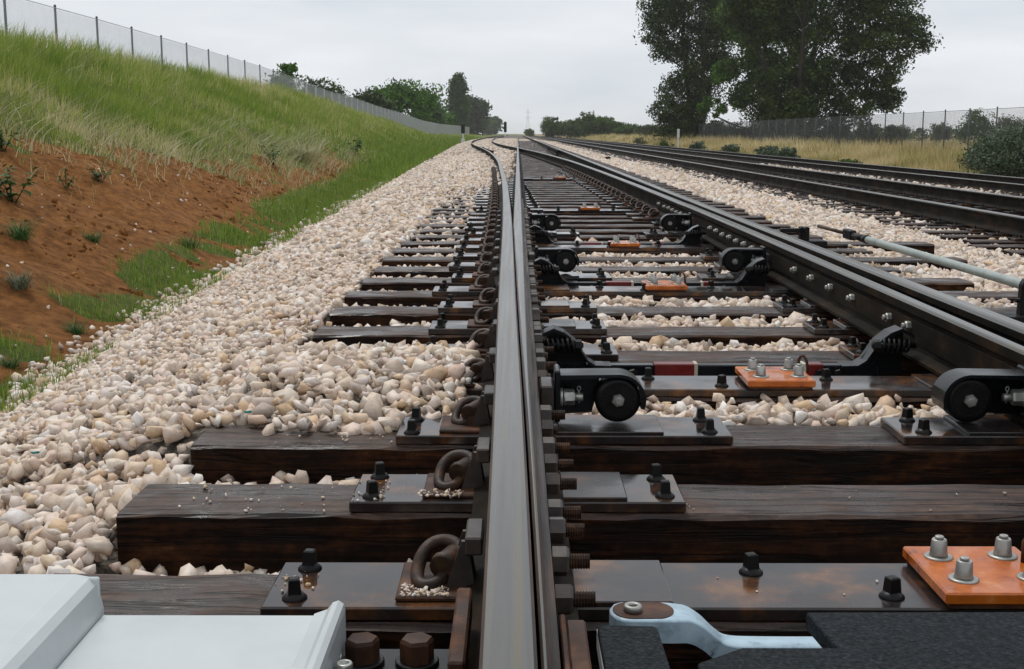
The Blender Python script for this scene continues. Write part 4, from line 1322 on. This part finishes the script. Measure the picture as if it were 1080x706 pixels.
wav = lambda y: .25 * math.sin(y / 11.0) + .18 * math.sin(y / 23.0 + 1)
fence(FENCE_X, 19.0 - 3.05 * 2, 92, "long grey chain link fence along the crest of the left bank", lambda x, y: float(fence_base(y)) + .01, 70)
fence(19.3, 20.0, 38, "chain link fence on dark posts behind the dry grass on the right", lambda x, y: -.12, 90, PANEL_D, PANEL_D, TOPW_D, POST)

# ------------------------------------------------------------------ grass
def blades(name, x, y, z, h, lean, az, w, rnd, mat, seg=2):
    n = len(x)
    ca, sa = np.cos(az), np.sin(az)
    fa = az + PI / 2 + rng.normal(size=n) * .6                # blade width direction
    wx, wy = np.cos(fa) * w, np.sin(fa) * w
    pts = []
    for s in np.linspace(0, 1, seg + 1):
        off = lean * h * s ** 2
        pts.append((x + ca * off, y + sa * off, z + h * (s - .38 * lean * s ** 2)))
    V = []
    for k, s in enumerate(np.linspace(0, 1, seg + 1)):
        px, py, pz = pts[k]
        tw = (1 - s) ** .7
        if k < seg:
            V.append(np.stack([px - wx * tw, py - wy * tw, pz], 1)); V.append(np.stack([px + wx * tw, py + wy * tw, pz], 1))
        else:
            V.append(np.stack([px, py, pz], 1))
    nv = 2 * seg + 1
    A = np.stack(V, 1).reshape(-1, 3)
    f = []
    for k in range(seg - 1):
        a = 2 * k
        f += [(a, a + 1, a + 3), (a, a + 3, a + 2)]
    f.append((2 * seg - 2, 2 * seg - 1, 2 * seg))
    F = (np.array(f)[None] + (np.arange(n) * nv)[:, None, None]).reshape(-1, 3)
    return link(name, tri_mesh(name, A, F, mat, np.repeat(rnd, nv)))

def bank_points(n, ya, yb, xa=None, xb=None, pw=1.0):
    y = ya + (yb - ya) * rng.random(n) ** pw
    x = rng.uniform(xa if xa is not None else FENCE_X - 1.2, xb if xb is not None else -2.2, n)
    return x, y
# tall grass of the crest
parts_x, parts_y, parts_w, parts_h = [], [], [], []
for (n, ya, yb, w, h) in ((58000, 6, 24, .005, .42), (46000, 24, 60, .009, .44), (36000, 60, 130, .018, .42), (14000, 130, 330, .045, .4)):
    x, y = bank_points(n, ya, yb)
    k = (turf_amount(x, y) + (fbm(x, y, 1.6, 12) - .47) * .5 > .25 + .5 * rng.random(n)) & ((toe(y) - .35 - x) > .25)
    b0 = toe(y) - .35; tt = (b0 - x) / (b0 - FENCE_X)
    hh = h * np.clip(.35 + .8 * tt, .3, 1.1) * (.6 + .7 * rng.random(n)) * np.clip(.3 + 2.2 * tt, .3, 1) * (.45 + 1.15 * fbm(x, y, 1.3, 99))
    parts_x.append(x[k]); parts_y.append(y[k]); parts_w.append(np.full(k.sum(), w)); parts_h.append(hh[k])
x, y, w, h = (np.concatenate(q) for q in (parts_x, parts_y, parts_w, parts_h))
eg = (toe(y) - .35 - x) / (toe(y) - .35 - FENCE_X) - grass_edge(x, y)
tone = np.clip(.38 + .30 * np.exp(-((eg - .02) / .07) ** 2) + (fbm(x, y, .35, 55) - .45) * 1.2 + .30 * sstep(.50, .62, fbm(x, y, .75, 131)) + (fbm(x, y, 1.7, 66) - .47) * .7 + rng.normal(size=len(x)) * .20, 0, 1)
o = blades("tall_grass", x, y, ground_z(x, y) - .02, h, np.abs(rng.normal(size=len(x)) * .35) + .2, rng.normal(size=len(x)) * .9 - .2, w, tone, M['grass'])
tag(o, "tall green and yellowish grass on the upper part of the left bank", "grass", None, "stuff")
# clods and crumbs of the bare bank
n = 9000
y = rng.uniform(4.5, 30, n) ; x = toe(y) - .3 - rng.random(n) * 4.2
k = (turf_amount(x, y) < .5) & (fbm(x, y, 1.8, 91) > .42)
x, y = x[k], y[k]
V, F, Rr = stamp(LO, np.stack([x, y, ground_z(x, y)], 1), rand_rot(len(x)), np.clip(.011 * np.exp(rng.normal(size=len(x)) * .6), .005, .06) * (1 + y * .03), rng.random(len(x)))
tag(link("soil_clods", tri_mesh("soil_clods", V, F, M['soil'], Rr)), "clods of red brown earth on the bare part of the left bank", "clods", None, "stuff")
n = 260
y = rng.uniform(4.5, 30, n); x = toe(y) - .3 - rng.random(n) ** 1.5 * 3.5
V, F, Rr = stamp(LO, np.stack([x, y, ground_z(x, y)], 1), rand_rot(n), rng.uniform(.012, .028, n), rng.random(n))
tag(link("stray_stones", tri_mesh("stray_stones", V, F, M['stone'], Rr)), "stray pale stones scattered on the bare earth of the left bank", "stones", None, "stuff")
n = 5000
y = rng.uniform(5, 34, n); x = toe(y) - .35 - rng.random(n) * 4.5
k = (np.abs((toe(y) - .35 - x) / (toe(y) - .35 - FENCE_X) - grass_edge(x, y) + .02) < .06 + .1 * rng.random(n) ** 3) & (x < toe(y) - .8)
x, y = x[k], y[k]; n = len(x)
o = blades("dead_stems", x, y, ground_z(x, y), rng.uniform(.12, .4, n), rng.uniform(.5, 1.5, n), rng.uniform(0, 2 * PI, n), rng.uniform(.002, .005, n), rng.uniform(.35, 1, n), M['dry_grass'], 3)
tag(o, "dead tan stems between the tall grass and the bare earth of the left bank", "grass", None, "stuff")
# pale feathery seed heads drooping over the bare earth
cx_, cy_ = [], []
for _ in range(190):
    y0 = random.uniform(8, 34); b0 = float(toe(y0)) - .35
    ed = float(np.interp(y0, [8, 12, 14.5, 20, 27, 34], [.40, .34, .24, .18, .17, .13]))
    t0 = ed + random.gauss(.04, .06) if random.random() < .6 else random.uniform(ed + .05, .95)
    x0 = b0 - t0 * (b0 - FENCE_X)
    k = random.randint(5, 16)
    cx_.append(np.random.default_rng(_).normal(x0, .16, k)); cy_.append(np.random.default_rng(_ + 999).normal(y0, .2, k))
x = np.concatenate(cx_); y = np.concatenate(cy_)
n = len(x)
o = blades("seed_grass", x, y, ground_z(x, y), rng.uniform(.3, .6, n), rng.uniform(.75, 1.3, n), rng.normal(size=n) * .5 - .1, rng.uniform(.008, .016, n) * .9, rng.random(n), M['seed_grass'], 5)
tag(o, "pale feathery seed grass arching over the bare brown earth of the left bank", "grass", None, "stuff")
# short green grass at the foot of the bank
X_, Y_, W_, H_ = [], [], [], []
for (n, ya, yb, w, h) in ((34000, 2.5, 12, .0035, .075), (30000, 12, 30, .0065, .11), (24000, 30, 80, .018, .2), (12000, 80, 250, .04, .3)):
    y = rng.uniform(ya, yb, n); b0 = toe(y)
    fw = np.interp(y, [3, 10, 20, 40, 90], [.9, 1.7, 2.2, 2.6, 3.0])
    x = b0 + .1 - np.abs(rng.normal(size=n)) * fw * .6
    k = (turf_amount(x, y) + (fbm(x, y, 3.0, 31) - .47) * .8 > .22 + .85 * rng.random(n)) & (x > FENCE_X)
    X_.append(x[k]); Y_.append(y[k]); W_.append(np.full(k.sum(), w)); H_.append(h * (.3 + 1.3 * rng.random(k.sum()) ** 1.6))
x, y, w, h = (np.concatenate(q) for q in (X_, Y_, W_, H_))
z = np.maximum(ground_z(x, y), np.where(x > toe(y), ballast_z(x, y), -9)) - .01
o = blades("short_grass", x, y, z, h, np.abs(rng.normal(size=len(x)) * .4), rng.uniform(0, 2 * PI, len(x)), w, rng.random(len(x)), M['toe_grass'])
tag(o, "short bright green grass along the foot of the left bank beside the stones", "grass", None, "stuff")
# dry grass on the right
X_, Y_, W_, H_ = [], [], [], []
for (n, ya, yb, w, h) in ((44000, 22, 60, .013, .62), (36000, 60, 130, .026, .7), (22000, 130, 330, .06, .8)):
    y = rng.uniform(ya, yb, n); x = rng.uniform(12.9, 21.5, n)
    hh = h * 1.35 * (.4 + .8 * rng.random(n)) * np.clip((x - 12.4) / 3.4, .2, 1) * (.2 + 1.75 * fbm(x, y, .7, 8))
    X_.append(x); Y_.append(y); W_.append(np.full(n, w)); H_.append(hh)
x, y, w, h = (np.concatenate(q) for q in (X_, Y_, W_, H_))
tone = np.clip(.60 + (fbm(x, y, .45, 5) - .47) * 2.0 + rng.normal(size=len(x)) * .14 - .22 * sstep(50, 30, y) - .25 * (x < 13.8) , 0, 1)
o = blades("dry_grass", x, y, ground_z(x, y) - .02, h, np.abs(rng.normal(size=len(x)) * .3) + .1, rng.uniform(0, 2 * PI, len(x)), w, tone, M['dry_grass'])
tag(o, "dry tan and olive grass beyond the right hand tracks", "grass", None, "stuff")

# ------------------------------------------------------------------ trees and bushes
def leaf_cloud(cent, rad, n, size, mat, name, parent, shade_seed=0, aspect=.55, clump=60, cl_r=.16, rim=.0):
    """leaves in clumps spread through ellipsoids: cent (k,3), rad (k,3)"""
    r = np.random.default_rng(shade_seed)
    cent = np.array(cent, float); rad = np.array(rad, float)
    vol = rad.prod(1) ** .5; pk = vol / vol.sum()
    nc = max(4, n // clump)
    e = r.choice(len(cent), nc, p=pk)
    d = r.normal(size=(nc, 3)); d /= np.linalg.norm(d, axis=1)[:, None]
    rr = (.35 + .72 * r.random(nc) ** .6)[:, None]
    cc = cent[e] + d * rr * rad[e]
    ctone = r.normal(size=nc) * .2 - .22 * (1 - rr[:, 0])  # inner clumps darker: shade inside the foliage put into the leaf tone
    lc = r.integers(0, nc, n)
    sc = (rad[e].mean(1) * cl_r * (.6 + .8 * r.random(nc)))[lc][:, None]
    p = cc[lc] + np.clip(r.normal(size=(n, 3)), -1.7, 1.7) * sc * np.array([1, 1, .7])
    a = r.normal(size=(n, 3)); a /= np.linalg.norm(a, axis=1)[:, None]
    b = np.cross(a, r.normal(size=(n, 3))); b /= np.linalg.norm(b, axis=1)[:, None]
    s = size * (.6 + .8 * r.random(n))[:, None]
    a *= s; b *= s * aspect
    V = np.stack([p - a, p - a * .1 + b, p + a, p - a * .1 - b], 1).reshape(-1, 3)
    F = np.arange(4 * n).reshape(-1, 4)
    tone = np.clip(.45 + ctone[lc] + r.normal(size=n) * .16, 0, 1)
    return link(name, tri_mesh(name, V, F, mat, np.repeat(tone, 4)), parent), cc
def limbs(base, h, r0, targets, name, parent, seed=0, nstem=1, spread=.5):
    r = random.Random(seed); mb = MB()
    B = Vector(base)
    stems = []
    for k in range(nstem):
        a = 2 * PI * k / max(1, nstem) + r.uniform(0, 1)
        tip = B + Vector((math.cos(a) * spread * h * .3 * (nstem > 1), math.sin(a) * spread * h * .3 * (nstem > 1), h))
        mid = B.lerp(tip, .5) + Vector((r.uniform(-.04, .04) * h, r.uniform(-.04, .04) * h, 0)) - Vector((0, 0, .02 * h))
        path = smooth_path([B + Vector((math.cos(a), math.sin(a), 0)) * r0 * .5 * (nstem > 1), mid, tip], 6)
        mb.tube(path, [r0 * (1 - .72 * i / (len(path) - 1)) for i in range(len(path))], 8)
        stems.append(path)
    for T in targets:
        T = Vector(T); st = min(stems, key=lambda s: (s[-1].xy - T.xy).length)
        zc_ = max(B.z + .15 * h, min(T.z - (T.xy - B.xy).length * .7, st[-1].z))
        p0 = min(st, key=lambda q: abs(q.z - zc_))
        m_ = p0.lerp(T, .5) + Vector((0, 0, -.06 * (T - p0).length)) + Vector((r.uniform(-1, 1), r.uniform(-1, 1), 0)) * .05 * (T - p0).length
        path = smooth_path([p0, m_, T], 4)
        ra = r0 * r.uniform(.16, .32)
        mb.tube(path, [ra * (1 - .85 * i / (len(path) - 1)) for i in range(len(path))], 5)
    return mb.build(name, M['bark'], parent)
def tree(name, label, loc, cent, rad, n, size, mat, h, r0, nl=24, seed=0, nstem=1, group=None, cat="tree", spread=.5, **kw):
    t = thing(name, label, cat, loc, 0, group)
    cr, cc = leaf_cloud(cent, rad, n, size, M[mat], "crown", t, seed, **kw)
    r = random.Random(seed)
    pick = [cc[r.randrange(len(cc))] for _ in range(nl)]
    limbs((0, 0, -.2), h, r0, pick, "trunk", t, seed, nstem, spread)
    return t
# three tall trees on the right (metres from the trunk foot; x along the frame)
tree("broadleaf_tree", "tall dark tree with narrow bushy crown, leftmost of the three big trees on the right", (19.2, 135, -.3),
     [(-.6, 0, 15.5), (1.2, 1, 17.5), (-3.0, 0, 11.5), (.8, 0, 10.5), (3.2, 1, 12.8), (-1.5, 0, 5.0), (-2.3, 0, 3.0), (0, -1, 6.5), (-3.4, 0, 14.5), (4.3, 1, 16.5), (-1.4, 0, 2.0)],
     [(3.6, 3.5, 3.2), (3.4, 3.5, 3.0), (2.6, 3, 2.9), (3.0, 3, 3.0), (2.6, 3, 2.8), (2.6, 2.6, 2.6), (2.2, 2.4, 2.0), (2.6, 2.6, 2.8), (2.5, 3, 2.6), (2.3, 3, 2.6), (2.8, 2.2, 1.8)],
     62000, .14, 'leaf_dark', 12, .42, 44, 1, 3, "three tall trees on the right", spread=.6, clump=95, cl_r=.20)
tree("broadleaf_tree", "brighter green tree between the two dark big trees on the right", (23.6, 122, -.3),
     [(0, 0, 15.2), (2.0, 0, 12.8), (-1.5, 0, 12.6), (.5, 0, 10.0), (-3.6, 0, 7.0), (3.0, 0, 7.4), (0, 0, 7.6), (-4.6, 0, 3.6), (4.0, 0, 3.4), (-1.6, 0, 4.0)],
     [(2.8, 3, 2.4), (2.6, 3, 2.4), (2.3, 3, 2.3), (3.0, 3, 2.2), (1.5, 1.6, 1.0), (1.8, 2, 1.3), (1.6, 2, 1.2), (1.3, 1.4, .9), (1.5, 1.6, 1.1), (1.2, 1.4, .8)],
     40000, .14, 'leaf_mid', 11, .30, 44, 2, 1, "three tall trees on the right", clump=95, cl_r=.20)
tree("broadleaf_tree", "broad dark tree with long spreading boughs, rightmost of the three big trees on the right", (23.0, 108, -.3),
     [(-2.8, 0, 14.5), (2.0, 0, 15.0), (6.0, 0, 13.6), (8.6, 0, 11.6), (9.8, 0, 9.2), (6.2, 0, 9.8), (2.0, 0, 10.5), (-2.2, 0, 10.0), (7.0, 0, 6.2), (3.6, 0, 5.6), (0, 0, 4.8), (-2.8, 0, 5.6), (5.8, 0, 3.2), (.8, 0, 2.6), (-1.6, 0, 2.4), (8.4, 0, 4.6), (-4.2, 0, 12)],
     [(3.2, 4, 3.0), (3.2, 4, 3.0), (3.0, 4, 2.6), (2.4, 3, 2.2), (2.1, 3, 1.9), (2.8, 3.5, 2.6), (3.2, 4, 2.8), (2.6, 3.5, 2.6), (2.4, 3, 2.0), (2.8, 3, 2.2), (3.0, 3, 2.2), (2.4, 3, 2.2), (1.9, 2.4, 1.4), (2.6, 2.6, 1.6), (2.2, 2.4, 1.5), (1.7, 2.2, 1.4), (2, 3, 2.2)],
     90000, .135, 'leaf_dark', 10, .45, 70, 3, 4, "three tall trees on the right", spread=1.0, clump=95, cl_r=.19)
def round_tree(name, label, x, y, z, w, h, n, size, mat, seed, group=None, lobes=7, d=None, cat="tree"):
    r = random.Random(seed); cs, rs = [], []
    for k in range(lobes):
        a = r.uniform(0, 2 * PI); q = r.uniform(.1, .62)
        cs.append((math.cos(a) * w * .5 * q, math.sin(a) * (d or w) * .5 * q, h * r.uniform(.28, .78)))
        rs.append((w * r.uniform(.2, .3), (d or w) * r.uniform(.2, .3), h * r.uniform(.17, .25)))
    cs.append((0, 0, h * .42)); rs.append((w * .40, (d or w) * .4, h * .40))
    return tree(name, label, (x, y, z), cs, rs, n, size, mat, h * .7, max(.04, h * .022), 10, seed, group=group, clump=34, cl_r=.25, cat=cat)
def ux(u_, y_):
    return (u_ - 546) * y_ / 1300.0
# trees behind the left fence
SHIFT = 17.0
LT = [(303, 88, "leaf_mid", 22, 60, 36, "twin crowned tree standing highest behind the left fence"), (345, 100, "leaf_dark", 44, 76, 38, "spreading tree behind the left fence, second from the left"),
      (383, 118, "leaf_dark", 38, 96, 30, "low dark tree behind the left fence, between the spreading tree and a large round one"),
      (425, 125, "leaf_mid", 58, 89, 44, "large round green tree behind the left fence"), (405, 140, "leaf_dark", 30, 104, 30, "small dark tree on the left flank of the large round one"),
      (460, 140, "leaf_mid", 32, 110, 34, "low bright green tree in front of the tall poplar"), (452, 160, "leaf_far", 26, 97, 36, "greyish thin tree just left of the tall poplar"),
      (496, 165, "leaf_dark", 28, 103, 34, "dark tree against the right side of the tall poplar"), (518, 230, "leaf_far", 18, 124, 16, "small round tree at the far right end of the left row")]
for k, (u_, y_, mt, wpx, vtop, hpx, lab) in enumerate(LT):
    y_ = max(y_, (13.5 if k == 8 else SHIFT) * 1300 / (546 - u_))
    sc = y_ / 1300.0
    zt = CAM_Z + (141 - vtop) * sc; w = wpx * sc * 1.4; h = max(hpx * sc, zt - .2)
    round_tree("leafy_tree", lab, ux(u_, y_), y_, zt - h, w, h, 8500, max(.13, 1.6 * sc), mt, 60 + k, "trees behind the left fence", lobes=9)
y_ = 335; sc = y_ / 1300; PQ = y_ / 150
tree("poplar_tree", "tall narrow poplar with a bare brown trunk side, behind the left fence", (ux(484, y_), y_, CAM_Z - 2 * sc),
     [(0, 0, 2.2 * PQ), (0, 0, 3.8 * PQ), (.05 * PQ, 0, 5.2 * PQ), (.1 * PQ, 0, 6.3 * PQ)], [(.95 * PQ, .95, 1.2 * PQ), (1.05 * PQ, 1, 1.4 * PQ), (.95 * PQ, .9, 1.4 * PQ), (.55 * PQ, .6, 1.0 * PQ)], 9500, .34, 'leaf_far', 6.4 * PQ, .35 * PQ, 10, 90, 2, spread=.05, clump=22, cl_r=.34)
# far belt in the middle and the loose trees at its ends
FT = [(582, 300, 24, 123, 20), (598, 310, 26, 126, 18), (612, 300, 24, 125, 18), (625, 280, 32, 120, 22), (636, 290, 26, 123, 20), (648, 280, 28, 128, 16), (663, 270, 26, 131, 14), (678, 260, 22, 133, 12)]
for k, (u_, y_, wpx, vt, hpx) in enumerate(FT):
    sc = y_ / 1300.0; zt = CAM_Z + (141 - vt) * sc; h = max(hpx * sc, zt + .7)
    lab = ["leftmost blocky tree of the far belt right of the vanishing rails", "far belt tree, second from its left end", "far belt tree, third from its left end", "tallest tree of the far belt right of the vanishing rails",
           "far belt tree just right of the tallest one", "far belt tree in the middle of its falling right half", "low far belt tree near the right end", "lowest far belt tree, next to the big dark trees"][k]
    round_tree("leafy_tree", lab, ux(u_, y_), y_, zt - h, wpx * sc * 1.15, h, 5500, .25, 'leaf_far', 120 + k, "far belt of trees", lobes=12)
round_tree("leafy_tree", "tiny round tree at the end of the vanishing rails", ux(557, 420), 420, -.6, 4.6, 3.6, 1800, .22, 'leaf_far', 140)
for k, (u_, y_, wpx, vt, lab) in enumerate(((1020, 150, 42, 113, "round dark tree behind the right fence, nearest the frame edge"), (985, 190, 34, 129, "low pale tree behind the right fence, left of the round dark tree"), (1056, 165, 40, 119, "pale tree behind the right fence, right of the round dark tree"),
                                            (945, 230, 40, 133, "low distant tree seen through the right fence under the open sky"), (690, 200, 30, 131, "pale greyish tree at the foot of the leftmost big tree"), (1084, 190, 30, 125, "tree cut by the right frame edge behind the fence"))):
    sc = y_ / 1300.0; zt = CAM_Z + (141 - vt) * sc; h = zt + .6
    round_tree("leafy_tree", lab, ux(u_, y_), y_, -.6, wpx * sc, h, 3600, .13, 'leaf_far' if k in (0, 3) else 'leaf_pale', 150 + k, "distant trees behind the right fence", lobes=8)
for k in range(16):
    u_ = 700 + k * 24; y_ = 210 + 20 * ((k * 7) % 5)
    sc = y_ / 1300.0
    round_tree("leafy_tree", "low greyish tree in the distant row seen beneath the three big trees", ux(u_, y_), y_, -.6, 26 * sc, 1.8 + (k * 5 % 4) * .35, 900, .2, 'leaf_pale' if k % 3 else 'leaf_far', 180 + k, "distant row under the big trees", lobes=5)
for k, (u_, y_, wpx, hpx) in enumerate(((752, 132, 40, 20), (786, 126, 38, 14), (815, 118, 40, 22), (846, 112, 44, 26), (880, 112, 40, 24), (912, 116, 36, 16), (936, 122, 30, 11))):
    sc = y_ / 1300.0
    round_tree("undergrowth_shrub", ["dark shrub at the foot of the leftmost big tree", "dark shrub below the brighter green tree", "dark shrub left of the broad tree's trunk", "tallest dark shrub at the foot of the broad tree", "dark shrub right of the broad tree's trunk", "shrub under the right boughs of the broad tree", "lowest shrub, last to the right under the broad tree"][k],
               ux(u_, y_), y_, -.5, wpx * sc, hpx * sc + 1.0, 3600, .11, 'leaf_dark', 260 + k, "dark shrubs under the big trees", lobes=7, cat="shrub")
# sagebrush
SB = [(1068, 34.5, 2.9, 1.8, 17000, "large grey green sagebrush at the right frame edge"), (1036, 39, 1.6, 1.3, 8000, "grey green sagebrush touching the left side of the largest one"),
      (750, 62, 1.5, .75, 4500, "round sagebrush below the big dark trees, right of its twin"), (716, 66, 1.4, .8, 4500, "round sagebrush in front of the white marker post"),
      (830, 50, 1.0, .45, 1500, "small low green bush in front of the dry grass"), (676, 78, 1.6, .8, 1600, "sagebrush left of the white marker post"), (660, 92, 1.6, .9, 1300, "small sagebrush farther left along the right hand tracks"), (640, 110, 1.6, .9, 1200, "small olive bush left of the sagebrush row"), (622, 135, 1.8, 1.0, 1000, "farthest small bush of the row along the right hand tracks")]
for k, (u_, y_, w, h, n, lab) in enumerate(SB):
    round_tree("sagebrush", lab, max(13.2, ux(u_, y_)), y_, -.68, w, h, n, (.037 if y_ < 45 else .06), 'sage' if k not in (4, 7) else 'leaf_far', 220 + k, "bushes beside the right hand tracks", lobes=8, cat="bush")

# weeds on the bare earth of the bank
def bank_hit(u_, v_):
    d = Vector(((u_ - 540) / 1300.0, 1.0, -(v_ - 353) / 1300.0))
    d = Matrix.Rotation(math.radians(.264), 3, 'Z') @ (Matrix.Rotation(math.radians(-9.262), 3, 'X') @ d)
    t_ = 3.0
    while t_ < 60:
        p = Vector((0, 0, CAM_Z)) + d * t_
        if p.z < float(ground_z(p.x, p.y)):
            return p.x, p.y
        t_ += .05
    return p.x, p.y
def weed(u_, v_, s, n, label, broad, mat='weed', seed=0):
    x_, y_ = bank_hit(u_, v_)
    t = thing("weed", label, "plant", (x_, y_, float(ground_z(x_, y_)) - .01), random.uniform(0, 6), "weeds on the bare bank")
    r = np.random.default_rng(seed); V, F, T = [], [], []
    mb = MB()
    if broad:                                              # several leafy stems
        for q in range(5):
            a = r.uniform(0, 2 * PI); L_ = s * r.uniform(.6, 1.1); ln = r.uniform(.25, .8)
            tip = np.array([math.cos(a) * L_ * ln, math.sin(a) * L_ * ln, L_ * (1.05 - .5 * ln)])
            mb.tube([(0, 0, -.03), tuple(tip * .5 + np.array([0, 0, .06 * s])), tuple(tip)], [s * .016, s * .012, s * .006], 5)
            for k in range(n):
                f_ = r.uniform(.25, 1.05); p = tip * f_ + np.array([0, 0, .2 * s * f_ * (1 - f_)]) + r.normal(size=3) * s * .03
                a2 = r.uniform(0, 2 * PI); l2 = s * r.uniform(.14, .30) * (1.15 - .4 * f_)
                d = np.array([math.cos(a2), math.sin(a2), r.uniform(-.35, .6)]); d /= np.linalg.norm(d); wd = np.cross(d, [0, 0, 1.0]); wd /= np.linalg.norm(wd) + 1e-6
                wd = wd + r.normal(size=3) * .25; o_ = len(V)
                V += [p, p + d * l2 * .4 + wd * l2 * .24, p + d * l2 * .45 - np.array([0, 0, .04 * l2]), p + d * l2 * .4 - wd * l2 * .24, p + d * l2 - np.array([0, 0, .22 * l2])]
                F += [(o_, o_ + 1, o_ + 2), (o_, o_ + 2, o_ + 3), (o_ + 1, o_ + 4, o_ + 2), (o_ + 2, o_ + 4, o_ + 3)]; T += [r.random()] * 5
    else:
        for k in range(n * 3):
            a = r.uniform(0, 2 * PI); L_ = s * r.uniform(.3, 1.0); w_ = max(.0016, L_ * .011); dr = r.uniform(.2, .75)
            da = np.array([math.cos(a), math.sin(a), 0]); wd = np.array([-math.sin(a), math.cos(a), 0]); o_ = len(V)
            base = np.append(r.normal(size=2) * s * .16, 0)
            for s_, ww in ((0, .6), (.35, 1.0), (.7, .8)):
                c_ = base + da * L_ * s_ * .6 + np.array([0, 0, L_ * (s_ - dr * s_ ** 2) * .95])
                V += [c_ - wd * w_ * ww, c_ + wd * w_ * ww]
            V.append(base + da * L_ * .64 + np.array([0, 0, L_ * (1 - dr) * .95]))
            F += [(o_, o_ + 1, o_ + 3), (o_, o_ + 3, o_ + 2), (o_ + 2, o_ + 3, o_ + 5), (o_ + 2, o_ + 5, o_ + 4), (o_ + 4, o_ + 5, o_ + 6)]; T += [r.random()] * 7
        mb.tube([(0, 0, -.03), (0, 0, s * .25)], [s * .03, s * .012], 6)
    link("foliage", tri_mesh("foliage", np.array(V), np.array(F), M[mat], np.array(T)), t)
    mb.build("stem", M['weed'], t)
for k, a in enumerate(((14, 216, .36, 26, "broad leaved weed at the left frame edge on bare earth", 1), (22, 252, .26, 70, "dark green tuft below the broad leaved weed at the left edge", 0),
                       (97, 256, .18, 60, "small green tuft right of the dark tuft, mid bare earth", 0), (20, 308, .22, 60, "greyish tuft at the left edge lower on the bare earth", 0, 'sage'),
                       (80, 352, .16, 60, "small tuft low on the bare earth above the stones", 0), (106, 193, .22, 26, "small leafy weed below the tall grass, right of centre of the bare patch", 1),
                       (70, 200, .22, 16, "thin upright weed below the tall grass", 1), (3, 162, .34, 22, "dark leafy weed cut by the left frame edge", 1), (320, 170, .75, 90, "pale arching grass tuft hanging over bare earth", 0, 'seed_grass'),
                       (288, 172, .45, 16, "dark leafy weed left of the pale arching tuft", 1), (375, 164, .6, 26, "dark shrubby weed right of the pale arching tuft", 1), (10, 392, .15, 50, "small tuft at the left frame edge near the stones", 0),
                       (152, 345, .14, 50, "tuft between bare earth and stones", 0), (200, 262, .24, 60, "green tuft in the middle of the bare earth", 0))):
    weed(a[0], a[1], a[2], a[3], a[4], a[5], a[6] if len(a) > 6 else 'weed', 500 + k)

# ------------------------------------------------------------------ signals, marker post, pylon
def signal(x, y, z, h, hh, label, white):
    t = thing("railway_signal", label, "signal", (x, y, z), 0, "far signals on the left")
    mb = MB(); mb.cyl((0, 0, -.2), (0, 0, 1), h - hh + .2, .05, 10); mb.box(-.16, .16, -.16, .16, -.05, .25, .02); mb.build("post", M['white_paint' if white else 'post'], t)
    mb = MB(); mb.box(-.17, .17, -.06, .06, h - hh, h, .08)
    for k in range(3 if hh > 1 else 2):
        zz = h - hh * (.2 + .3 * k) if hh > 1 else h - hh * (.3 + .4 * k)
        mb.cyl((0, -.04, zz), (0, -1, 0), .22, .10, 12)
    mb.build("head", M['signal'], t)
signal(ux(489, 110), 110, .05, 1.55, .85, "short signal with black head against the end of the left fence", True)
signal(ux(533, 150), 150, -.2, 2.35, 1.25, "black signal head on a post beside the vanishing rails", True)
t = thing("marker_post", "white marker post in front of the leftmost big dark tree", "post", (ux(713, 95), 95, -.65))
mb = MB(); mb.box(-.05, .05, -.04, .04, 0, 1.5, .01); mb.build("post", M['white_paint'], t)
mb = MB(); mb.box(-.10, .10, -.055, -.042, 1.1, 1.75, .005); mb.build("plate", M['white_paint'], t)
t = thing("lattice_pylon", "faint lattice pylon standing above the end of the vanishing rails", "pylon", (ux(556.5, 900), 900, -.6))
mb = MB()
for sx_ in (-1, 1):
    for sy_ in (-1, 1):
        mb.tube([(sx_ * 1.6, sy_ * 1.6, 0), (sx_ * .5, sy_ * .5, 12), (sx_ * .15, sy_ * .15, 19)], .06, 4)
for k in range(8):
    a = 1.6 - k * .16; b = 1.6 - (k + 1) * .16; z0, z1 = k * 2.2, (k + 1) * 2.2
    mb.tube([(-a, -a, z0), (b, -b, z1)], .035, 4); mb.tube([(a, -a, z0), (-b, -b, z1)], .035, 4)
mb.build("lattice", M['post'], t)
for zz in (12.5, 16.5):
    mb = MB(); mb.tube([(-2.2, 0, zz), (2.2, 0, zz)], .10, 4); mb.build("cross_arm", M['post'], t)

# ------------------------------------------------------------------ damp air
hz, nt, b = new_mat("damp_air")
nt.nodes.remove(b)
pv = nt.nodes.new("ShaderNodeVolumePrincipled")
pv.inputs["Color"].default_value = (.98, .99, 1.0, 1)
pv.inputs["Density"].default_value = 0.0002
pv.inputs["Anisotropy"].default_value = 0.2
nt.links.new(pv.outputs[0], nt.nodes["Material Output"].inputs["Volume"])
mb = MB(); mb.box(-920, 920, -40, 4020, -3, 24, .01)
tag(mb.build("haze", hz), kind="stuff")
